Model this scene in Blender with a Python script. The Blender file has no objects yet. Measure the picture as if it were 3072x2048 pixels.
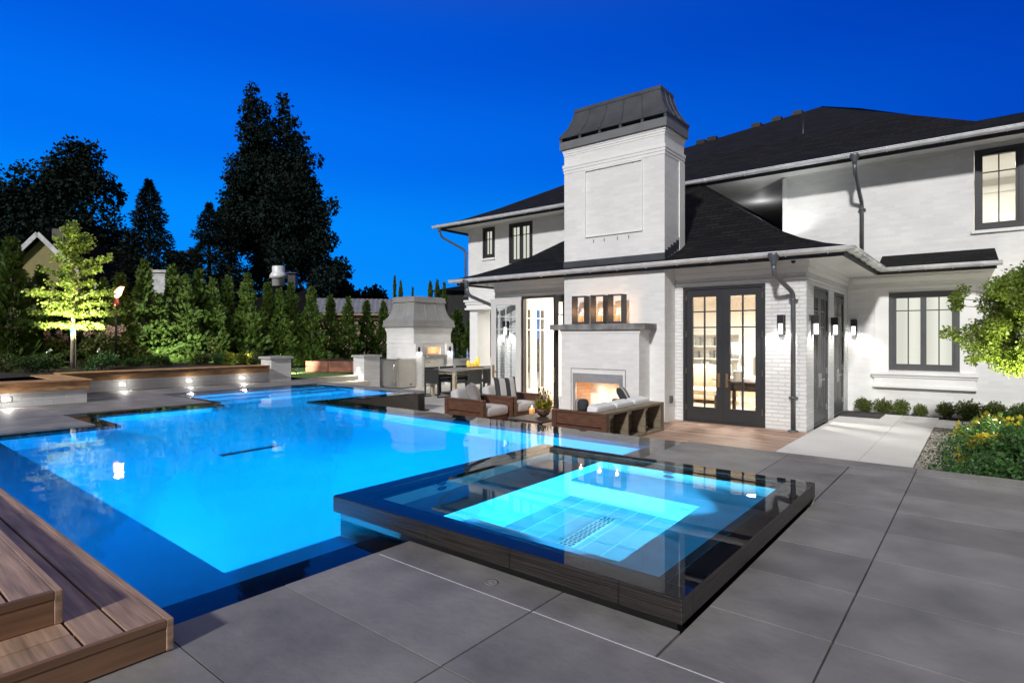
import bpy, math, random
import numpy as np
from mathutils import Vector, Matrix
random.seed(7); RNG = np.random.default_rng(11)
S = bpy.context.scene
COL = S.collection
R = math.radians
ZP = -0.42            # lower patio level; 0 is the pool deck
# ------------------------------------------------------------------ helpers
def link(o, parent=None):
    COL.objects.link(o)
    if parent is not None: o.parent = parent
    return o
def tag(o, label=None, cat=None, group=None, kind=None):
    if label: o['label'] = label
    if cat: o['category'] = cat
    if group: o['group'] = group
    if kind: o['kind'] = kind
    return o
def thing(name, label, cat, loc=(0, 0, 0), rz=0.0, group=None):
    o = bpy.data.objects.new(name, None); link(o)
    o.empty_display_size = .2
    o.location = loc; o.rotation_euler = (0, 0, rz)
    return tag(o, label, cat, group)
def dup(root, loc=None, rz=None, label=None, scale=None):
    c = root.copy(); COL.objects.link(c)
    if loc is not None: c.location = loc
    if rz is not None: c.rotation_euler = (0, 0, rz)
    if label: c['label'] = label
    if scale is not None: c.scale = scale if hasattr(scale, '__len__') else (scale,)*3
    def kids(a, b):
        for ch in list(a.children):
            d = ch.copy(); COL.objects.link(d); d.parent = b
            kids(ch, d)
    kids(root, c)
    return c
class MB:
    """collects geometry; build() links it as one mesh object"""
    def __init__(s): s.v = []; s.f = []; s.m = []; s.mi = 0; s.sm = []; s.smooth = False; s.cuts = []
    def cut(s): s.cuts.append(len(s.f))
    def add(s, vs, fs):
        b = len(s.v); s.v += [tuple(p) for p in vs]; s.cuts.append(len(s.f))
        for f in fs:
            s.f.append(tuple(i + b for i in f)); s.m.append(s.mi); s.sm.append(s.smooth)
        return s
    def box(s, x0, x1, y0, y1, z0, z1):
        if x0 > x1: x0, x1 = x1, x0
        if y0 > y1: y0, y1 = y1, y0
        if z0 > z1: z0, z1 = z1, z0
        v = [(x, y, z) for z in (z0, z1) for y in (y0, y1) for x in (x0, x1)]
        return s.add(v, [(0, 2, 3, 1), (4, 5, 7, 6), (0, 1, 5, 4), (2, 6, 7, 3), (0, 4, 6, 2), (1, 3, 7, 5)])
    def bar(s, a, b, w, h=None, up=(0, 0, 1)):
        a = Vector(a); b = Vector(b); h = w if h is None else h
        d = (b - a).normalized(); u = Vector(up)
        if abs(d.dot(u)) > .98: u = Vector((1, 0, 0))
        r = d.cross(u).normalized(); u = r.cross(d)
        v = [p + r * i * w / 2 + u * j * h / 2 for p in (a, b) for i, j in ((-1, -1), (1, -1), (1, 1), (-1, 1))]
        return s.add(v, [(3, 2, 1, 0), (4, 5, 6, 7), (0, 1, 5, 4), (1, 2, 6, 5), (2, 3, 7, 6), (3, 0, 4, 7)])
    def tube(s, pts, r, n=10, cap=True):
        pts = [Vector(p) for p in pts]; rs = r if hasattr(r, '__len__') else [r] * len(pts)
        vs = []; fs = []
        u = None
        for i, p in enumerate(pts):
            d = (pts[min(i + 1, len(pts) - 1)] - pts[max(i - 1, 0)]).normalized()
            if u is None:
                t = Vector((0, 0, 1)) if abs(d.z) < .9 else Vector((1, 0, 0))
                u = d.cross(t).normalized()
            else:
                u = (u - d * u.dot(d)).normalized()
            w = d.cross(u)
            for k in range(n):
                a = 2 * math.pi * k / n
                vs.append(p + (u * math.cos(a) + w * math.sin(a)) * rs[i])
        for i in range(len(pts) - 1):
            for k in range(n):
                fs.append((i * n + k, i * n + (k + 1) % n, (i + 1) * n + (k + 1) % n, (i + 1) * n + k))
        if cap:
            fs.append(tuple(range(n - 1, -1, -1))); fs.append(tuple((len(pts) - 1) * n + k for k in range(n)))
        sm = s.smooth; s.smooth = True; s.add(vs, fs); s.smooth = sm
        return s
    def lathe(s, prof, c=(0, 0, 0), n=20):
        vs = []; fs = []
        for r, z in prof:
            for k in range(n):
                a = 2 * math.pi * k / n
                vs.append((c[0] + r * math.cos(a), c[1] + r * math.sin(a), c[2] + z))
        for i in range(len(prof) - 1):
            for k in range(n):
                fs.append((i * n + k, i * n + (k + 1) % n, (i + 1) * n + (k + 1) % n, (i + 1) * n + k))
        fs.append(tuple(range(n - 1, -1, -1))); fs.append(tuple((len(prof) - 1) * n + k for k in range(n)))
        sm = s.smooth; s.smooth = True; s.add(vs, fs); s.smooth = sm
        return s
    def prism(s, poly, z0, z1):
        n = len(poly)
        vs = [(x, y, z0) for x, y in poly] + [(x, y, z1) for x, y in poly]
        fs = [tuple(range(n - 1, -1, -1)), tuple(range(n, 2 * n))]
        fs += [(i, (i + 1) % n, n + (i + 1) % n, n + i) for i in range(n)]
        return s.add(vs, fs)
    def blob(s, c, size, n=14, p=2.6, q=None, rot=None):
        """superellipsoid cushion"""
        q = q or p
        def sg(a, e): return math.copysign(abs(a) ** e, a)
        vs = []; fs = []
        m = n
        for i in range(m + 1):
            t = -math.pi / 2 + math.pi * i / m
            for k in range(2 * n):
                a = math.pi * k / n
                vs.append(Vector((sg(math.cos(t), 2 / q) * sg(math.cos(a), 2 / p) * size[0] / 2,
                                  sg(math.cos(t), 2 / q) * sg(math.sin(a), 2 / p) * size[1] / 2,
                                  sg(math.sin(t), 2 / q) * size[2] / 2)))
        if rot is not None: vs = [rot @ v for v in vs]
        vs = [v + Vector(c) for v in vs]
        for i in range(m):
            for k in range(2 * n):
                fs.append((i * 2 * n + k, i * 2 * n + (k + 1) % (2 * n), (i + 1) * 2 * n + (k + 1) % (2 * n), (i + 1) * 2 * n + k))
        sm = s.smooth; s.smooth = True; s.add(vs, fs); s.smooth = sm
        return s
    def build(s, name, mats, parent=None, world=True, bevel=0, label=None, each=False):
        if each:   # every piece its own object
            seen = {}; k = 0
            for n_ in s.cuts + [len(s.f)]:
                if n_ > k:
                    p = MB(); idx = sorted({i for f in s.f[k:n_] for i in f}); mp = {j: i for i, j in enumerate(idx)}
                    p.v = [s.v[i] for i in idx]; p.f = [tuple(mp[i] for i in f) for f in s.f[k:n_]]; p.m = s.m[k:n_]; p.sm = s.sm[k:n_]
                    o = p.build(name, mats, parent, world, bevel, label)
                k = n_
            return o
        me = bpy.data.meshes.new(name)
        v = s.v
        if parent is not None and world:
            l = Vector((0, 0, 0)); p = parent
            while p is not None: l += p.location; p = p.parent
            v = [(a[0] - l.x, a[1] - l.y, a[2] - l.z) for a in v]
        me.from_pydata(v, [], s.f)
        mats = mats if isinstance(mats, (list, tuple)) else [mats]
        for m in mats: me.materials.append(m)
        me.polygons.foreach_set('material_index', s.m)
        me.polygons.foreach_set('use_smooth', s.sm)
        me.update()
        o = bpy.data.objects.new(name, me); link(o, parent)
        if bevel:
            b = o.modifiers.new('bevel', 'BEVEL'); b.width = bevel; b.segments = 2; b.limit_method = 'ANGLE'; b.angle_limit = R(40)
        if label: o['label'] = label
        return o
def npmesh(name, v, f, mats, parent=None, mi=None, label=None):
    me = bpy.data.meshes.new(name)
    me.from_pydata([tuple(p) for p in v.tolist()], [], [tuple(q) for q in f.tolist()])
    for m in (mats if isinstance(mats, (list, tuple)) else [mats]): me.materials.append(m)
    if mi is not None: me.polygons.foreach_set('material_index', mi.astype(np.int32))
    me.update()
    o = bpy.data.objects.new(name, me); link(o, parent)
    if label: o['label'] = label
    return o
def at(px, t, py=None):
    """a direction of sight (in the photo's pixels) and a depth give a place"""
    u = (px - 1536) / 1735
    x = (-.6304 + .7763 * u) * t; y = (.7763 + .6304 * u) * t
    return (x, y) if py is None else (x, y, 1.2 + (1010 - py) / 1735 * t)
# ------------------------------------------------------------------ materials
def newmat(name):
    m = bpy.data.materials.new(name); m.use_nodes = True
    nt = m.node_tree; nt.nodes.clear()
    out = nt.nodes.new('ShaderNodeOutputMaterial')
    return m, nt, out
def N(nt, t, **k):
    n = nt.nodes.new('ShaderNode' + t)
    for a, b in k.items():
        if a in n.inputs.keys(): n.inputs[a].default_value = b
        else: setattr(n, a, b)
    return n
def L(nt, a, b): nt.links.new(a, b)
def ramp(nt, stops):
    r = nt.nodes.new('ShaderNodeValToRGB'); e = r.color_ramp.elements
    while len(e) > 1: e.remove(e[-1])
    e[0].position = stops[0][0]; e[0].color = (*stops[0][1], 1)
    for p, c in stops[1:]:
        x = e.new(p); x.color = (*c, 1)
    return r
def M(name, col, rough=.6, metal=0., var=.25, vscale=4., bump=0., bscale=60., spec=.5, island=0., stretch=(1, 1, 1), coat=0., detail=4., rvar=0.):
    m, nt, out = newmat(name)
    p = N(nt, 'BsdfPrincipled'); L(nt, p.outputs[0], out.inputs[0])
    p.inputs['Roughness'].default_value = rough; p.inputs['Metallic'].default_value = metal
    p.inputs['Specular IOR Level'].default_value = spec; p.inputs['Coat Weight'].default_value = coat
    p.inputs['Coat Roughness'].default_value = .12
    tc = N(nt, 'NewGeometry'); mp = N(nt, 'Mapping'); mp.inputs['Scale'].default_value = stretch
    L(nt, tc.outputs['Position'], mp.inputs['Vector'])
    no = N(nt, 'TexNoise', Scale=vscale, Detail=detail); L(nt, mp.outputs[0], no.inputs['Vector'])
    lo = tuple(c * (1 - var) for c in col); hi = tuple(min(1, c * (1 + var)) for c in col)
    rp = ramp(nt, [(.3, lo), (.7, hi)]); L(nt, no.outputs['Fac'], rp.inputs['Fac'])
    src = rp.outputs[0]
    if island:
        hs = N(nt, 'HueSaturation'); mr = N(nt, 'MapRange'); mr.inputs['To Min'].default_value = 1 - island; mr.inputs['To Max'].default_value = 1 + island
        L(nt, tc.outputs['Random Per Island'], mr.inputs['Value']); L(nt, mr.outputs[0], hs.inputs['Value'])
        L(nt, src, hs.inputs['Color']); src = hs.outputs[0]
    L(nt, src, p.inputs['Base Color'])
    if rvar:
        mr2 = N(nt, 'MapRange'); mr2.inputs['To Min'].default_value = max(.02, rough - rvar); mr2.inputs['To Max'].default_value = rough + rvar
        L(nt, no.outputs['Fac'], mr2.inputs['Value']); L(nt, mr2.outputs[0], p.inputs['Roughness'])
    if bump:
        n2 = N(nt, 'TexNoise', Scale=bscale, Detail=5.); L(nt, mp.outputs[0], n2.inputs['Vector'])
        b = N(nt, 'Bump', Strength=1.0, Distance=bump); L(nt, n2.outputs['Fac'], b.inputs['Height']); L(nt, b.outputs[0], p.inputs['Normal'])
    return m
def wallvec(nt, su=1., sv=1.):
    """(u, v) over upright faces: u along the wall, v up"""
    g = N(nt, 'NewGeometry'); sp = N(nt, 'SeparateXYZ'); L(nt, g.outputs['Position'], sp.inputs[0])
    sn = N(nt, 'SeparateXYZ'); L(nt, g.outputs['True Normal'], sn.inputs[0])
    ab = N(nt, 'Math', operation='ABSOLUTE'); L(nt, sn.outputs['X'], ab.inputs[0])
    gt = N(nt, 'Math', operation='GREATER_THAN'); L(nt, ab.outputs[0], gt.inputs[0]); gt.inputs[1].default_value = .6
    mx = N(nt, 'Mix'); mx.data_type = 'FLOAT'
    L(nt, gt.outputs[0], mx.inputs[0]); L(nt, sp.outputs['X'], mx.inputs[2]); L(nt, sp.outputs['Y'], mx.inputs[3])
    cb = N(nt, 'CombineXYZ'); L(nt, mx.outputs[0], cb.inputs[0]); L(nt, sp.outputs['Z'], cb.inputs[1])
    mp = N(nt, 'Mapping'); mp.inputs['Scale'].default_value = (su, sv, 1); L(nt, cb.outputs[0], mp.inputs['Vector'])
    return mp.outputs[0], g
def brickmat(name, col=(.78, .78, .77), mortar=.75, bump=.006, bw=.22, rh=.068, rough=.55, var=.05, ms=.007):
    m, nt, out = newmat(name)
    p = N(nt, 'BsdfPrincipled', Roughness=rough); L(nt, p.outputs[0], out.inputs[0])
    vec, g = wallvec(nt)
    wn = N(nt, 'TexNoise', Scale=9., Detail=3.); L(nt, vec, wn.inputs['Vector'])
    va = N(nt, 'VectorMath', operation='MULTIPLY_ADD'); L(nt, wn.outputs['Color'], va.inputs[0]); va.inputs[1].default_value = (.012, .012, 0); L(nt, vec, va.inputs[2])
    br = N(nt, 'TexBrick', Scale=1.); br.inputs['Brick Width'].default_value = bw; br.inputs['Row Height'].default_value = rh
    br.inputs['Mortar Size'].default_value = ms; br.inputs['Mortar Smooth'].default_value = .35
    br.inputs['Color1'].default_value = (*[c * (1 - var) for c in col], 1); br.inputs['Color2'].default_value = (*[min(1, c * (1 + var)) for c in col], 1)
    br.inputs['Mortar'].default_value = (*[c * mortar for c in col], 1)
    L(nt, va.outputs[0], br.inputs['Vector'])
    no = N(nt, 'TexNoise', Scale=1.3, Detail=6.); L(nt, vec, no.inputs['Vector'])
    rp = ramp(nt, [(.3, (.9, .9, .9)), (.7, (1, 1, 1))]); L(nt, no.outputs['Fac'], rp.inputs['Fac'])
    mu = N(nt, 'Mix'); mu.data_type = 'RGBA'; mu.blend_type = 'MULTIPLY'; mu.inputs[0].default_value = 1.
    L(nt, br.outputs['Color'], mu.inputs[6]); L(nt, rp.outputs[0], mu.inputs[7]); L(nt, mu.outputs[2], p.inputs['Base Color'])
    n2 = N(nt, 'TexNoise', Scale=45., Detail=4.); L(nt, vec, n2.inputs['Vector'])
    # bump: bricks stand proud, each at its own slight height
    inv = N(nt, 'Math', operation='SUBTRACT'); inv.inputs[0].default_value = 1.; L(nt, br.outputs['Fac'], inv.inputs[1])
    sc = N(nt, 'Math', operation='MULTIPLY_ADD'); L(nt, n2.outputs['Fac'], sc.inputs[0]); sc.inputs[1].default_value = .35; L(nt, inv.outputs[0], sc.inputs[2])
    b = N(nt, 'Bump', Strength=1., Distance=bump); L(nt, sc.outputs[0], b.inputs['Height']); L(nt, b.outputs[0], p.inputs['Normal'])
    return m
def emit(name, col, s):
    m, nt, out = newmat(name); e = N(nt, 'Emission', Strength=s); e.inputs[0].default_value = (*col, 1); L(nt, e.outputs[0], out.inputs[0]); return m
def glassmat(name, tint=(.95, .97, .97), rmin=.04, rough=.0):
    m, nt, out = newmat(name)
    t = N(nt, 'BsdfTransparent'); t.inputs[0].default_value = (*tint, 1); g = N(nt, 'BsdfGlossy', Roughness=rough)
    lw = N(nt, 'LayerWeight', Blend=.5); pw = N(nt, 'Math', operation='POWER'); L(nt, lw.outputs['Facing'], pw.inputs[0]); pw.inputs[1].default_value = 4.2
    fr = N(nt, 'Math', operation='MULTIPLY_ADD'); L(nt, pw.outputs[0], fr.inputs[0]); fr.inputs[1].default_value = .8; fr.inputs[2].default_value = rmin
    mx = N(nt, 'MixShader'); L(nt, fr.outputs[0], mx.inputs[0]); L(nt, t.outputs[0], mx.inputs[1]); L(nt, g.outputs[0], mx.inputs[2])
    L(nt, mx.outputs[0], out.inputs[0]); return m
def leafmat(name, c1, c2, trans=.3, rough=.5, spec=.3):
    m, nt, out = newmat(name)
    g = N(nt, 'NewGeometry'); rp = ramp(nt, [(0., c1), (1., c2)]); L(nt, g.outputs['Random Per Island'], rp.inputs['Fac'])
    p = N(nt, 'BsdfPrincipled', Roughness=rough); p.inputs['Specular IOR Level'].default_value = spec
    L(nt, rp.outputs[0], p.inputs['Base Color'])
    t = N(nt, 'BsdfTranslucent'); L(nt, rp.outputs[0], t.inputs[0])
    mx = N(nt, 'MixShader'); mx.inputs[0].default_value = trans; L(nt, p.outputs[0], mx.inputs[1]); L(nt, t.outputs[0], mx.inputs[2]); L(nt, mx.outputs[0], out.inputs[0])
    return m
def watermat(name, gr, rr, bump, bscale, str_):
    m, nt, out = newmat(name)
    g = N(nt, 'NewGeometry'); no = N(nt, 'TexNoise', Scale=bscale, Detail=2.)
    L(nt, g.outputs['Position'], no.inputs['Vector'])
    b = N(nt, 'Bump', Strength=str_, Distance=bump); L(nt, no.outputs['Fac'], b.inputs['Height'])
    gl = N(nt, 'BsdfGlossy', Roughness=gr); rf = N(nt, 'BsdfRefraction', Roughness=rr, IOR=1.333); rf.inputs[0].default_value = (.97, .99, 1, 1)
    fr = N(nt, 'Fresnel', IOR=1.333)
    for n in (gl, rf, fr): L(nt, b.outputs[0], n.inputs['Normal'])
    mx = N(nt, 'MixShader'); L(nt, fr.outputs[0], mx.inputs[0]); L(nt, rf.outputs[0], mx.inputs[1]); L(nt, gl.outputs[0], mx.inputs[2]); L(nt, mx.outputs[0], out.inputs[0])
    return m
def striped(name, axis, cols, width, off=0., rough=.85):
    """fabric with woven-in stripes along one local axis"""
    m, nt, out = newmat(name)
    p = N(nt, 'BsdfPrincipled', Roughness=rough); L(nt, p.outputs[0], out.inputs[0]); p.inputs['Specular IOR Level'].default_value = .15
    tc = N(nt, 'TexCoord'); sp = N(nt, 'SeparateXYZ'); L(nt, tc.outputs['Object'], sp.inputs[0])
    a = N(nt, 'Math', operation='MULTIPLY_ADD'); L(nt, sp.outputs[axis], a.inputs[0]); a.inputs[1].default_value = 1 / width; a.inputs[2].default_value = off
    f = N(nt, 'Math', operation='FRACT'); L(nt, a.outputs[0], f.inputs[0])
    rp = ramp(nt, cols); rp.color_ramp.interpolation = 'CONSTANT'; L(nt, f.outputs[0], rp.inputs['Fac'])
    L(nt, rp.outputs[0], p.inputs['Base Color'])
    return m
mt = {}
mt['slab'] = M('grey_paving', (.225, .215, .206), .6, var=.3, vscale=2.6, bump=.003, bscale=24, island=.13, rvar=.12, detail=8)
mt['gap'] = M('dark_joint', (.02, .02, .02), .9)
mt['patio'] = M('light_porcelain', (.50, .49, .46), .55, var=.1, vscale=1.6, island=.05, rvar=.1)
mt['conc'] = M('pale_concrete', (.62, .61, .61), .7, var=.08, vscale=1.2, bump=.001, bscale=80, detail=7)
mt['edge'] = M('concrete_edge', (.3, .29, .28), .8, bump=.003)
mt['brick'] = brickmat('white_brick', mortar=.92, bump=.010)
mt['brick_fine'] = brickmat('white_brick_smooth', bump=.0005, mortar=.99)
mt['brick_wall'] = brickmat('white_block_wall', bw=.3, rh=.1, bump=.004, mortar=.9, col=(.74, .74, .73))
mt['stucco'] = M('white_trim', (.80, .80, .79), .55, var=.03, vscale=2, bump=.0006, bscale=40)
mt['soffit'] = M('white_soffit', (.80, .80, .78), .6, var=.02)
mt['zinc'] = M('zinc', (.76, .77, .79), .45, metal=.12, var=.12, vscale=6, rvar=.1)
mt['lead'] = M('grey_metal_sheet', (.055, .059, .068), .5, metal=.0, var=.2, vscale=3, rvar=.12)
mt['capzinc'] = M('pale_grey_sheet', (.31, .31, .305), .5, metal=.15, var=.1, vscale=3)
mt['bronze'] = M('dark_bronze_paint', (.030, .030, .033), .42, var=.12, vscale=3)
mt['bronze2'] = M('grey_bronze_paint', (.075, .08, .082), .45, var=.1)
mt['black'] = M('black_metal', (.012, .012, .013), .45)
mt['fascia'] = M('dark_fascia', (.022, .022, .024), .6)
mt['brass'] = M('brass', (.72, .48, .22), .3, metal=1., var=.05)
mt['steel'] = M('brushed_steel', (.62, .61, .58), .3, metal=1., var=.06, vscale=3, stretch=(1, 1, 30), rvar=.08)
mt['chrome'] = M('polished_steel', (.55, .55, .54), .22, metal=.55, var=.1, vscale=9, bump=.006, bscale=5)
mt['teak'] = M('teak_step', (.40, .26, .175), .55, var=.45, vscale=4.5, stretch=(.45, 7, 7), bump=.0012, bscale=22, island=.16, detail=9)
mt['teakshaded'] = M('teak_step_shaded', (.20, .108, .058), .55, var=.4, vscale=4, stretch=(7, .45, 7), island=.1, detail=8)  # tread teak again, with the shade of the unlit side put into its colour
mt['capwood'] = M('cedar_cap', (.52, .29, .13), .55, var=.4, vscale=5, stretch=(5, 1, 5), island=.1, detail=8)
mt['deckwood'] = M('wood_decking', (.36, .23, .17), .6, var=.35, vscale=3, stretch=(1, 8, 1), island=.28, detail=6)
mt['lounge'] = M('dark_teak_furniture', (.105, .048, .028), .5, var=.35, vscale=7, stretch=(1, 1, 6), island=.12, detail=6)
mt['loungegrey'] = M('weathered_teak', (.19, .155, .105), .6, var=.3, vscale=6, stretch=(1, 1, 8), island=.15, detail=6)
mt['redwood'] = M('reddish_sleepers', (.23, .09, .055), .7, var=.4, vscale=5, island=.15)
mt['fabric'] = M('pale_grey_fabric', (.55, .54, .54), .9, var=.05, vscale=20, bump=.0008, bscale=250, spec=.1)
mt['fabricw'] = M('white_fabric', (.74, .74, .75), .9, var=.04, vscale=20, bump=.0008, bscale=250, spec=.1)
mt['fabricd'] = M('soft_grey_velvet', (.30, .29, .29), .9, var=.1, vscale=10, spec=.1)
mt['sling'] = M('dark_sling', (.024, .026, .025), .6, var=.1)
mt['chairmetal'] = M('charcoal_metal', (.035, .037, .036), .45, var=.1)
mt['tablewood'] = M('pale_timber', (.45, .38, .27), .55, var=.2, vscale=5, stretch=(1, 6, 6))
mt['tabletop'] = M('grey_teak_top', (.30, .28, .25), .5, var=.2, vscale=5, stretch=(6, 1, 6))
mt['darktable'] = M('dark_table', (.05, .042, .04), .4, var=.2)
mt['bowl'] = M('brown_bowl', (.10, .06, .045), .5)
mt['soil'] = M('dark_mulch', (.035, .026, .018), .95, var=.5, vscale=18, bump=.03, bscale=30)
mt['ground'] = M('night_ground', (.03, .03, .022), .95, var=.5, vscale=.4, bump=.02, bscale=5)
mt['lawn'] = M('lawn_grass', (.15, .26, .06), .9, var=.4, vscale=9, bump=.03, bscale=120, detail=8)
mt['pebble'] = M('pebbles', (.26, .24, .21), .75, var=.3, vscale=10, island=.55)
mt['rock'] = M('pale_boulder', (.34, .32, .28), .9, var=.35, vscale=4, bump=.05, bscale=5)
mt['bark'] = M('tree_bark', (.10, .08, .06), .9, var=.4, vscale=14, stretch=(1, 1, .2), bump=.01, bscale=30)
mt['palebark'] = M('pale_bark', (.36, .31, .23), .85, var=.35, vscale=16, stretch=(1, 1, .15), bump=.006, bscale=40)
mt['darkbark'] = M('dark_bark', (.02, .017, .015), .95)
mt['plaster'] = M('pool_plaster', (.20, .74, .95), .6, var=.16, vscale=.55, detail=3)  # broad mottling in the colour imitates uneven lamp light on the floor
mt['shelf'] = M('pool_bench_plaster', (.24, .62, .95), .6, var=.08, vscale=1.)
mt['inroom'] = M('interior_paint', (.82, .80, .76), .7, var=.03)
mt['infloor'] = M('interior_oak', (.42, .27, .15), .45, var=.3, vscale=3, stretch=(1, 7, 1))
mt['cream'] = M('cream_upholstery', (.68, .56, .42), .85, var=.06)
mt['darkwood'] = M('espresso_wood', (.06, .038, .025), .45, var=.3)
mt['outlet'] = M('grey_plastic', (.09, .09, .095), .5)
mt['glass'] = glassmat('window_glass')
mt['lampglass'] = glassmat('clear_lamp_glass', (.98, .98, .98))
mt['mat'] = M('doormat_fibre', (.03, .028, .03), .95, bump=.004, bscale=200)
mt['leadpale'] = M('grey_metal_band', (.16, .165, .175), .5, var=.12)
# dark ribbed tile for spa and pool walls
def ribtile(name, col, jointw=.62):
    m, nt, out = newmat(name)
    p = N(nt, 'BsdfPrincipled', Roughness=.32); L(nt, p.outputs[0], out.inputs[0])
    vec, g = wallvec(nt)
    mp = N(nt, 'Mapping'); mp.inputs['Scale'].default_value = (2.5, 110, 1); L(nt, vec, mp.inputs['Vector'])
    no = N(nt, 'TexNoise', Scale=1., Detail=4.); L(nt, mp.outputs[0], no.inputs['Vector'])
    br = N(nt, 'TexBrick', Scale=1.); br.inputs['Brick Width'].default_value = jointw; br.inputs['Row Height'].default_value = .3; br.inputs['Mortar Size'].default_value = .004
    br.offset = 0.; L(nt, vec, br.inputs['Vector'])
    rp = ramp(nt, [(.3, tuple(c * .45 for c in col)), (.75, tuple(c * 1.7 for c in col))]); L(nt, no.outputs['Fac'], rp.inputs['Fac'])
    mu = N(nt, 'Mix'); mu.data_type = 'RGBA'; L(nt, br.outputs['Fac'], mu.inputs[0]); L(nt, rp.outputs[0], mu.inputs[6]); mu.inputs[7].default_value = (.006, .006, .006, 1)
    L(nt, mu.outputs[2], p.inputs['Base Color'])
    b = N(nt, 'Bump', Strength=1., Distance=.006); L(nt, no.outputs['Fac'], b.inputs['Height']); L(nt, b.outputs[0], p.inputs['Normal'])
    return m
mt['ribtile'] = ribtile('dark_ribbed_tile', (.026, .022, .020))
mt['rimtile'] = M('dark_rim_tile', (.035, .045, .07), .25, var=.25, vscale=6)
# spa floor tile with pale joints
def spatile():
    m, nt, out = newmat('spa_stone_tile')
    p = N(nt, 'BsdfPrincipled', Roughness=.45); L(nt, p.outputs[0], out.inputs[0])
    g = N(nt, 'NewGeometry'); mp = N(nt, 'Mapping'); mp.inputs['Rotation'].default_value = (0, 0, R(90)); L(nt, g.outputs['Position'], mp.inputs['Vector'])
    br = N(nt, 'TexBrick', Scale=1.); br.inputs['Brick Width'].default_value = .62; br.inputs['Row Height'].default_value = .155
    br.inputs['Mortar Size'].default_value = .006; br.inputs['Mortar Smooth'].default_value = .1
    br.inputs['Color1'].default_value = (.24, .34, .42, 1); br.inputs['Color2'].default_value = (.46, .58, .64, 1); br.inputs['Mortar'].default_value = (.85, .92, .95, 1)
    L(nt, mp.outputs[0], br.inputs['Vector'])
    no = N(nt, 'TexNoise', Scale=3.5, Detail=6.); L(nt, g.outputs['Position'], no.inputs['Vector'])
    rp = ramp(nt, [(.35, (.55, .6, .65)), (.65, (1, 1, 1))]); L(nt, no.outputs['Fac'], rp.inputs['Fac'])
    mu = N(nt, 'Mix'); mu.data_type = 'RGBA'; mu.blend_type = 'MULTIPLY'; mu.inputs[0].default_value = .8
    L(nt, br.outputs['Color'], mu.inputs[6]); L(nt, rp.outputs[0], mu.inputs[7]); L(nt, mu.outputs[2], p.inputs['Base Color'])
    return m
mt['spatile'] = spatile()
def spawall():
    m, nt, out = newmat('spa_marbled_wall')
    p = N(nt, 'BsdfPrincipled', Roughness=.4); L(nt, p.outputs[0], out.inputs[0])
    g = N(nt, 'NewGeometry'); no = N(nt, 'TexNoise', Scale=4., Detail=9., Distortion=1.6); L(nt, g.outputs['Position'], no.inputs['Vector'])
    rp = ramp(nt, [(.30, (.30, .45, .55)), (.38, (.66, .76, .82)), (.66, (.72, .82, .86)), (.74, (.5, .64, .72))]); L(nt, no.outputs['Fac'], rp.inputs['Fac'])
    L(nt, rp.outputs[0], p.inputs['Base Color']); return m
mt['spawall'] = spawall()
def shingle():
    m, nt, out = newmat('dark_shingles')
    p = N(nt, 'BsdfPrincipled', Roughness=.85); p.inputs['Specular IOR Level'].default_value = .2; L(nt, p.outputs[0], out.inputs[0])
    g = N(nt, 'NewGeometry'); sp = N(nt, 'SeparateXYZ'); L(nt, g.outputs['Position'], sp.inputs[0]); sn = N(nt, 'SeparateXYZ'); L(nt, g.outputs['True Normal'], sn.inputs[0])
    ax = N(nt, 'Math', operation='ABSOLUTE'); L(nt, sn.outputs['X'], ax.inputs[0]); ay = N(nt, 'Math', operation='ABSOLUTE'); L(nt, sn.outputs['Y'], ay.inputs[0])
    gt = N(nt, 'Math', operation='GREATER_THAN'); L(nt, ax.outputs[0], gt.inputs[0]); L(nt, ay.outputs[0], gt.inputs[1])
    mx = N(nt, 'Mix'); mx.data_type = 'FLOAT'; L(nt, gt.outputs[0], mx.inputs[0]); L(nt, sp.outputs['X'], mx.inputs[2]); L(nt, sp.outputs['Y'], mx.inputs[3])
    cb = N(nt, 'CombineXYZ'); L(nt, mx.outputs[0], cb.inputs[0]); L(nt, sp.outputs['Z'], cb.inputs[1])
    br = N(nt, 'TexBrick', Scale=1.); br.inputs['Brick Width'].default_value = .3; br.inputs['Row Height'].default_value = .085; br.inputs['Mortar Size'].default_value = .012
    br.inputs['Color1'].default_value = (.006, .006, .0064, 1); br.inputs['Color2'].default_value = (.017, .0168, .0166, 1); br.inputs['Mortar'].default_value = (.002, .002, .002, 1)
    L(nt, cb.outputs[0], br.inputs['Vector'])
    no = N(nt, 'TexNoise', Scale=60., Detail=3.); L(nt, g.outputs['Position'], no.inputs['Vector'])
    mu = N(nt, 'Mix'); mu.data_type = 'RGBA'; mu.blend_type = 'MULTIPLY'; mu.inputs[0].default_value = .7
    rp = ramp(nt, [(.3, (.45, .45, .45)), (.7, (1.3, 1.3, 1.3))]); L(nt, no.outputs['Fac'], rp.inputs['Fac'])
    L(nt, br.outputs['Color'], mu.inputs[6]); L(nt, rp.outputs[0], mu.inputs[7]); L(nt, mu.outputs[2], p.inputs['Base Color'])
    b = N(nt, 'Bump', Strength=1., Distance=.012); L(nt, br.outputs['Color'], b.inputs['Height']); L(nt, b.outputs[0], p.inputs['Normal'])
    return m
mt['shingle'] = shingle()
mt['poolwater'] = watermat('pool_water', .028, .10, .012, 1.1, .55)
mt['spawater'] = watermat('spa_water', .004, .0, .004, 3.0, .05)
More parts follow.
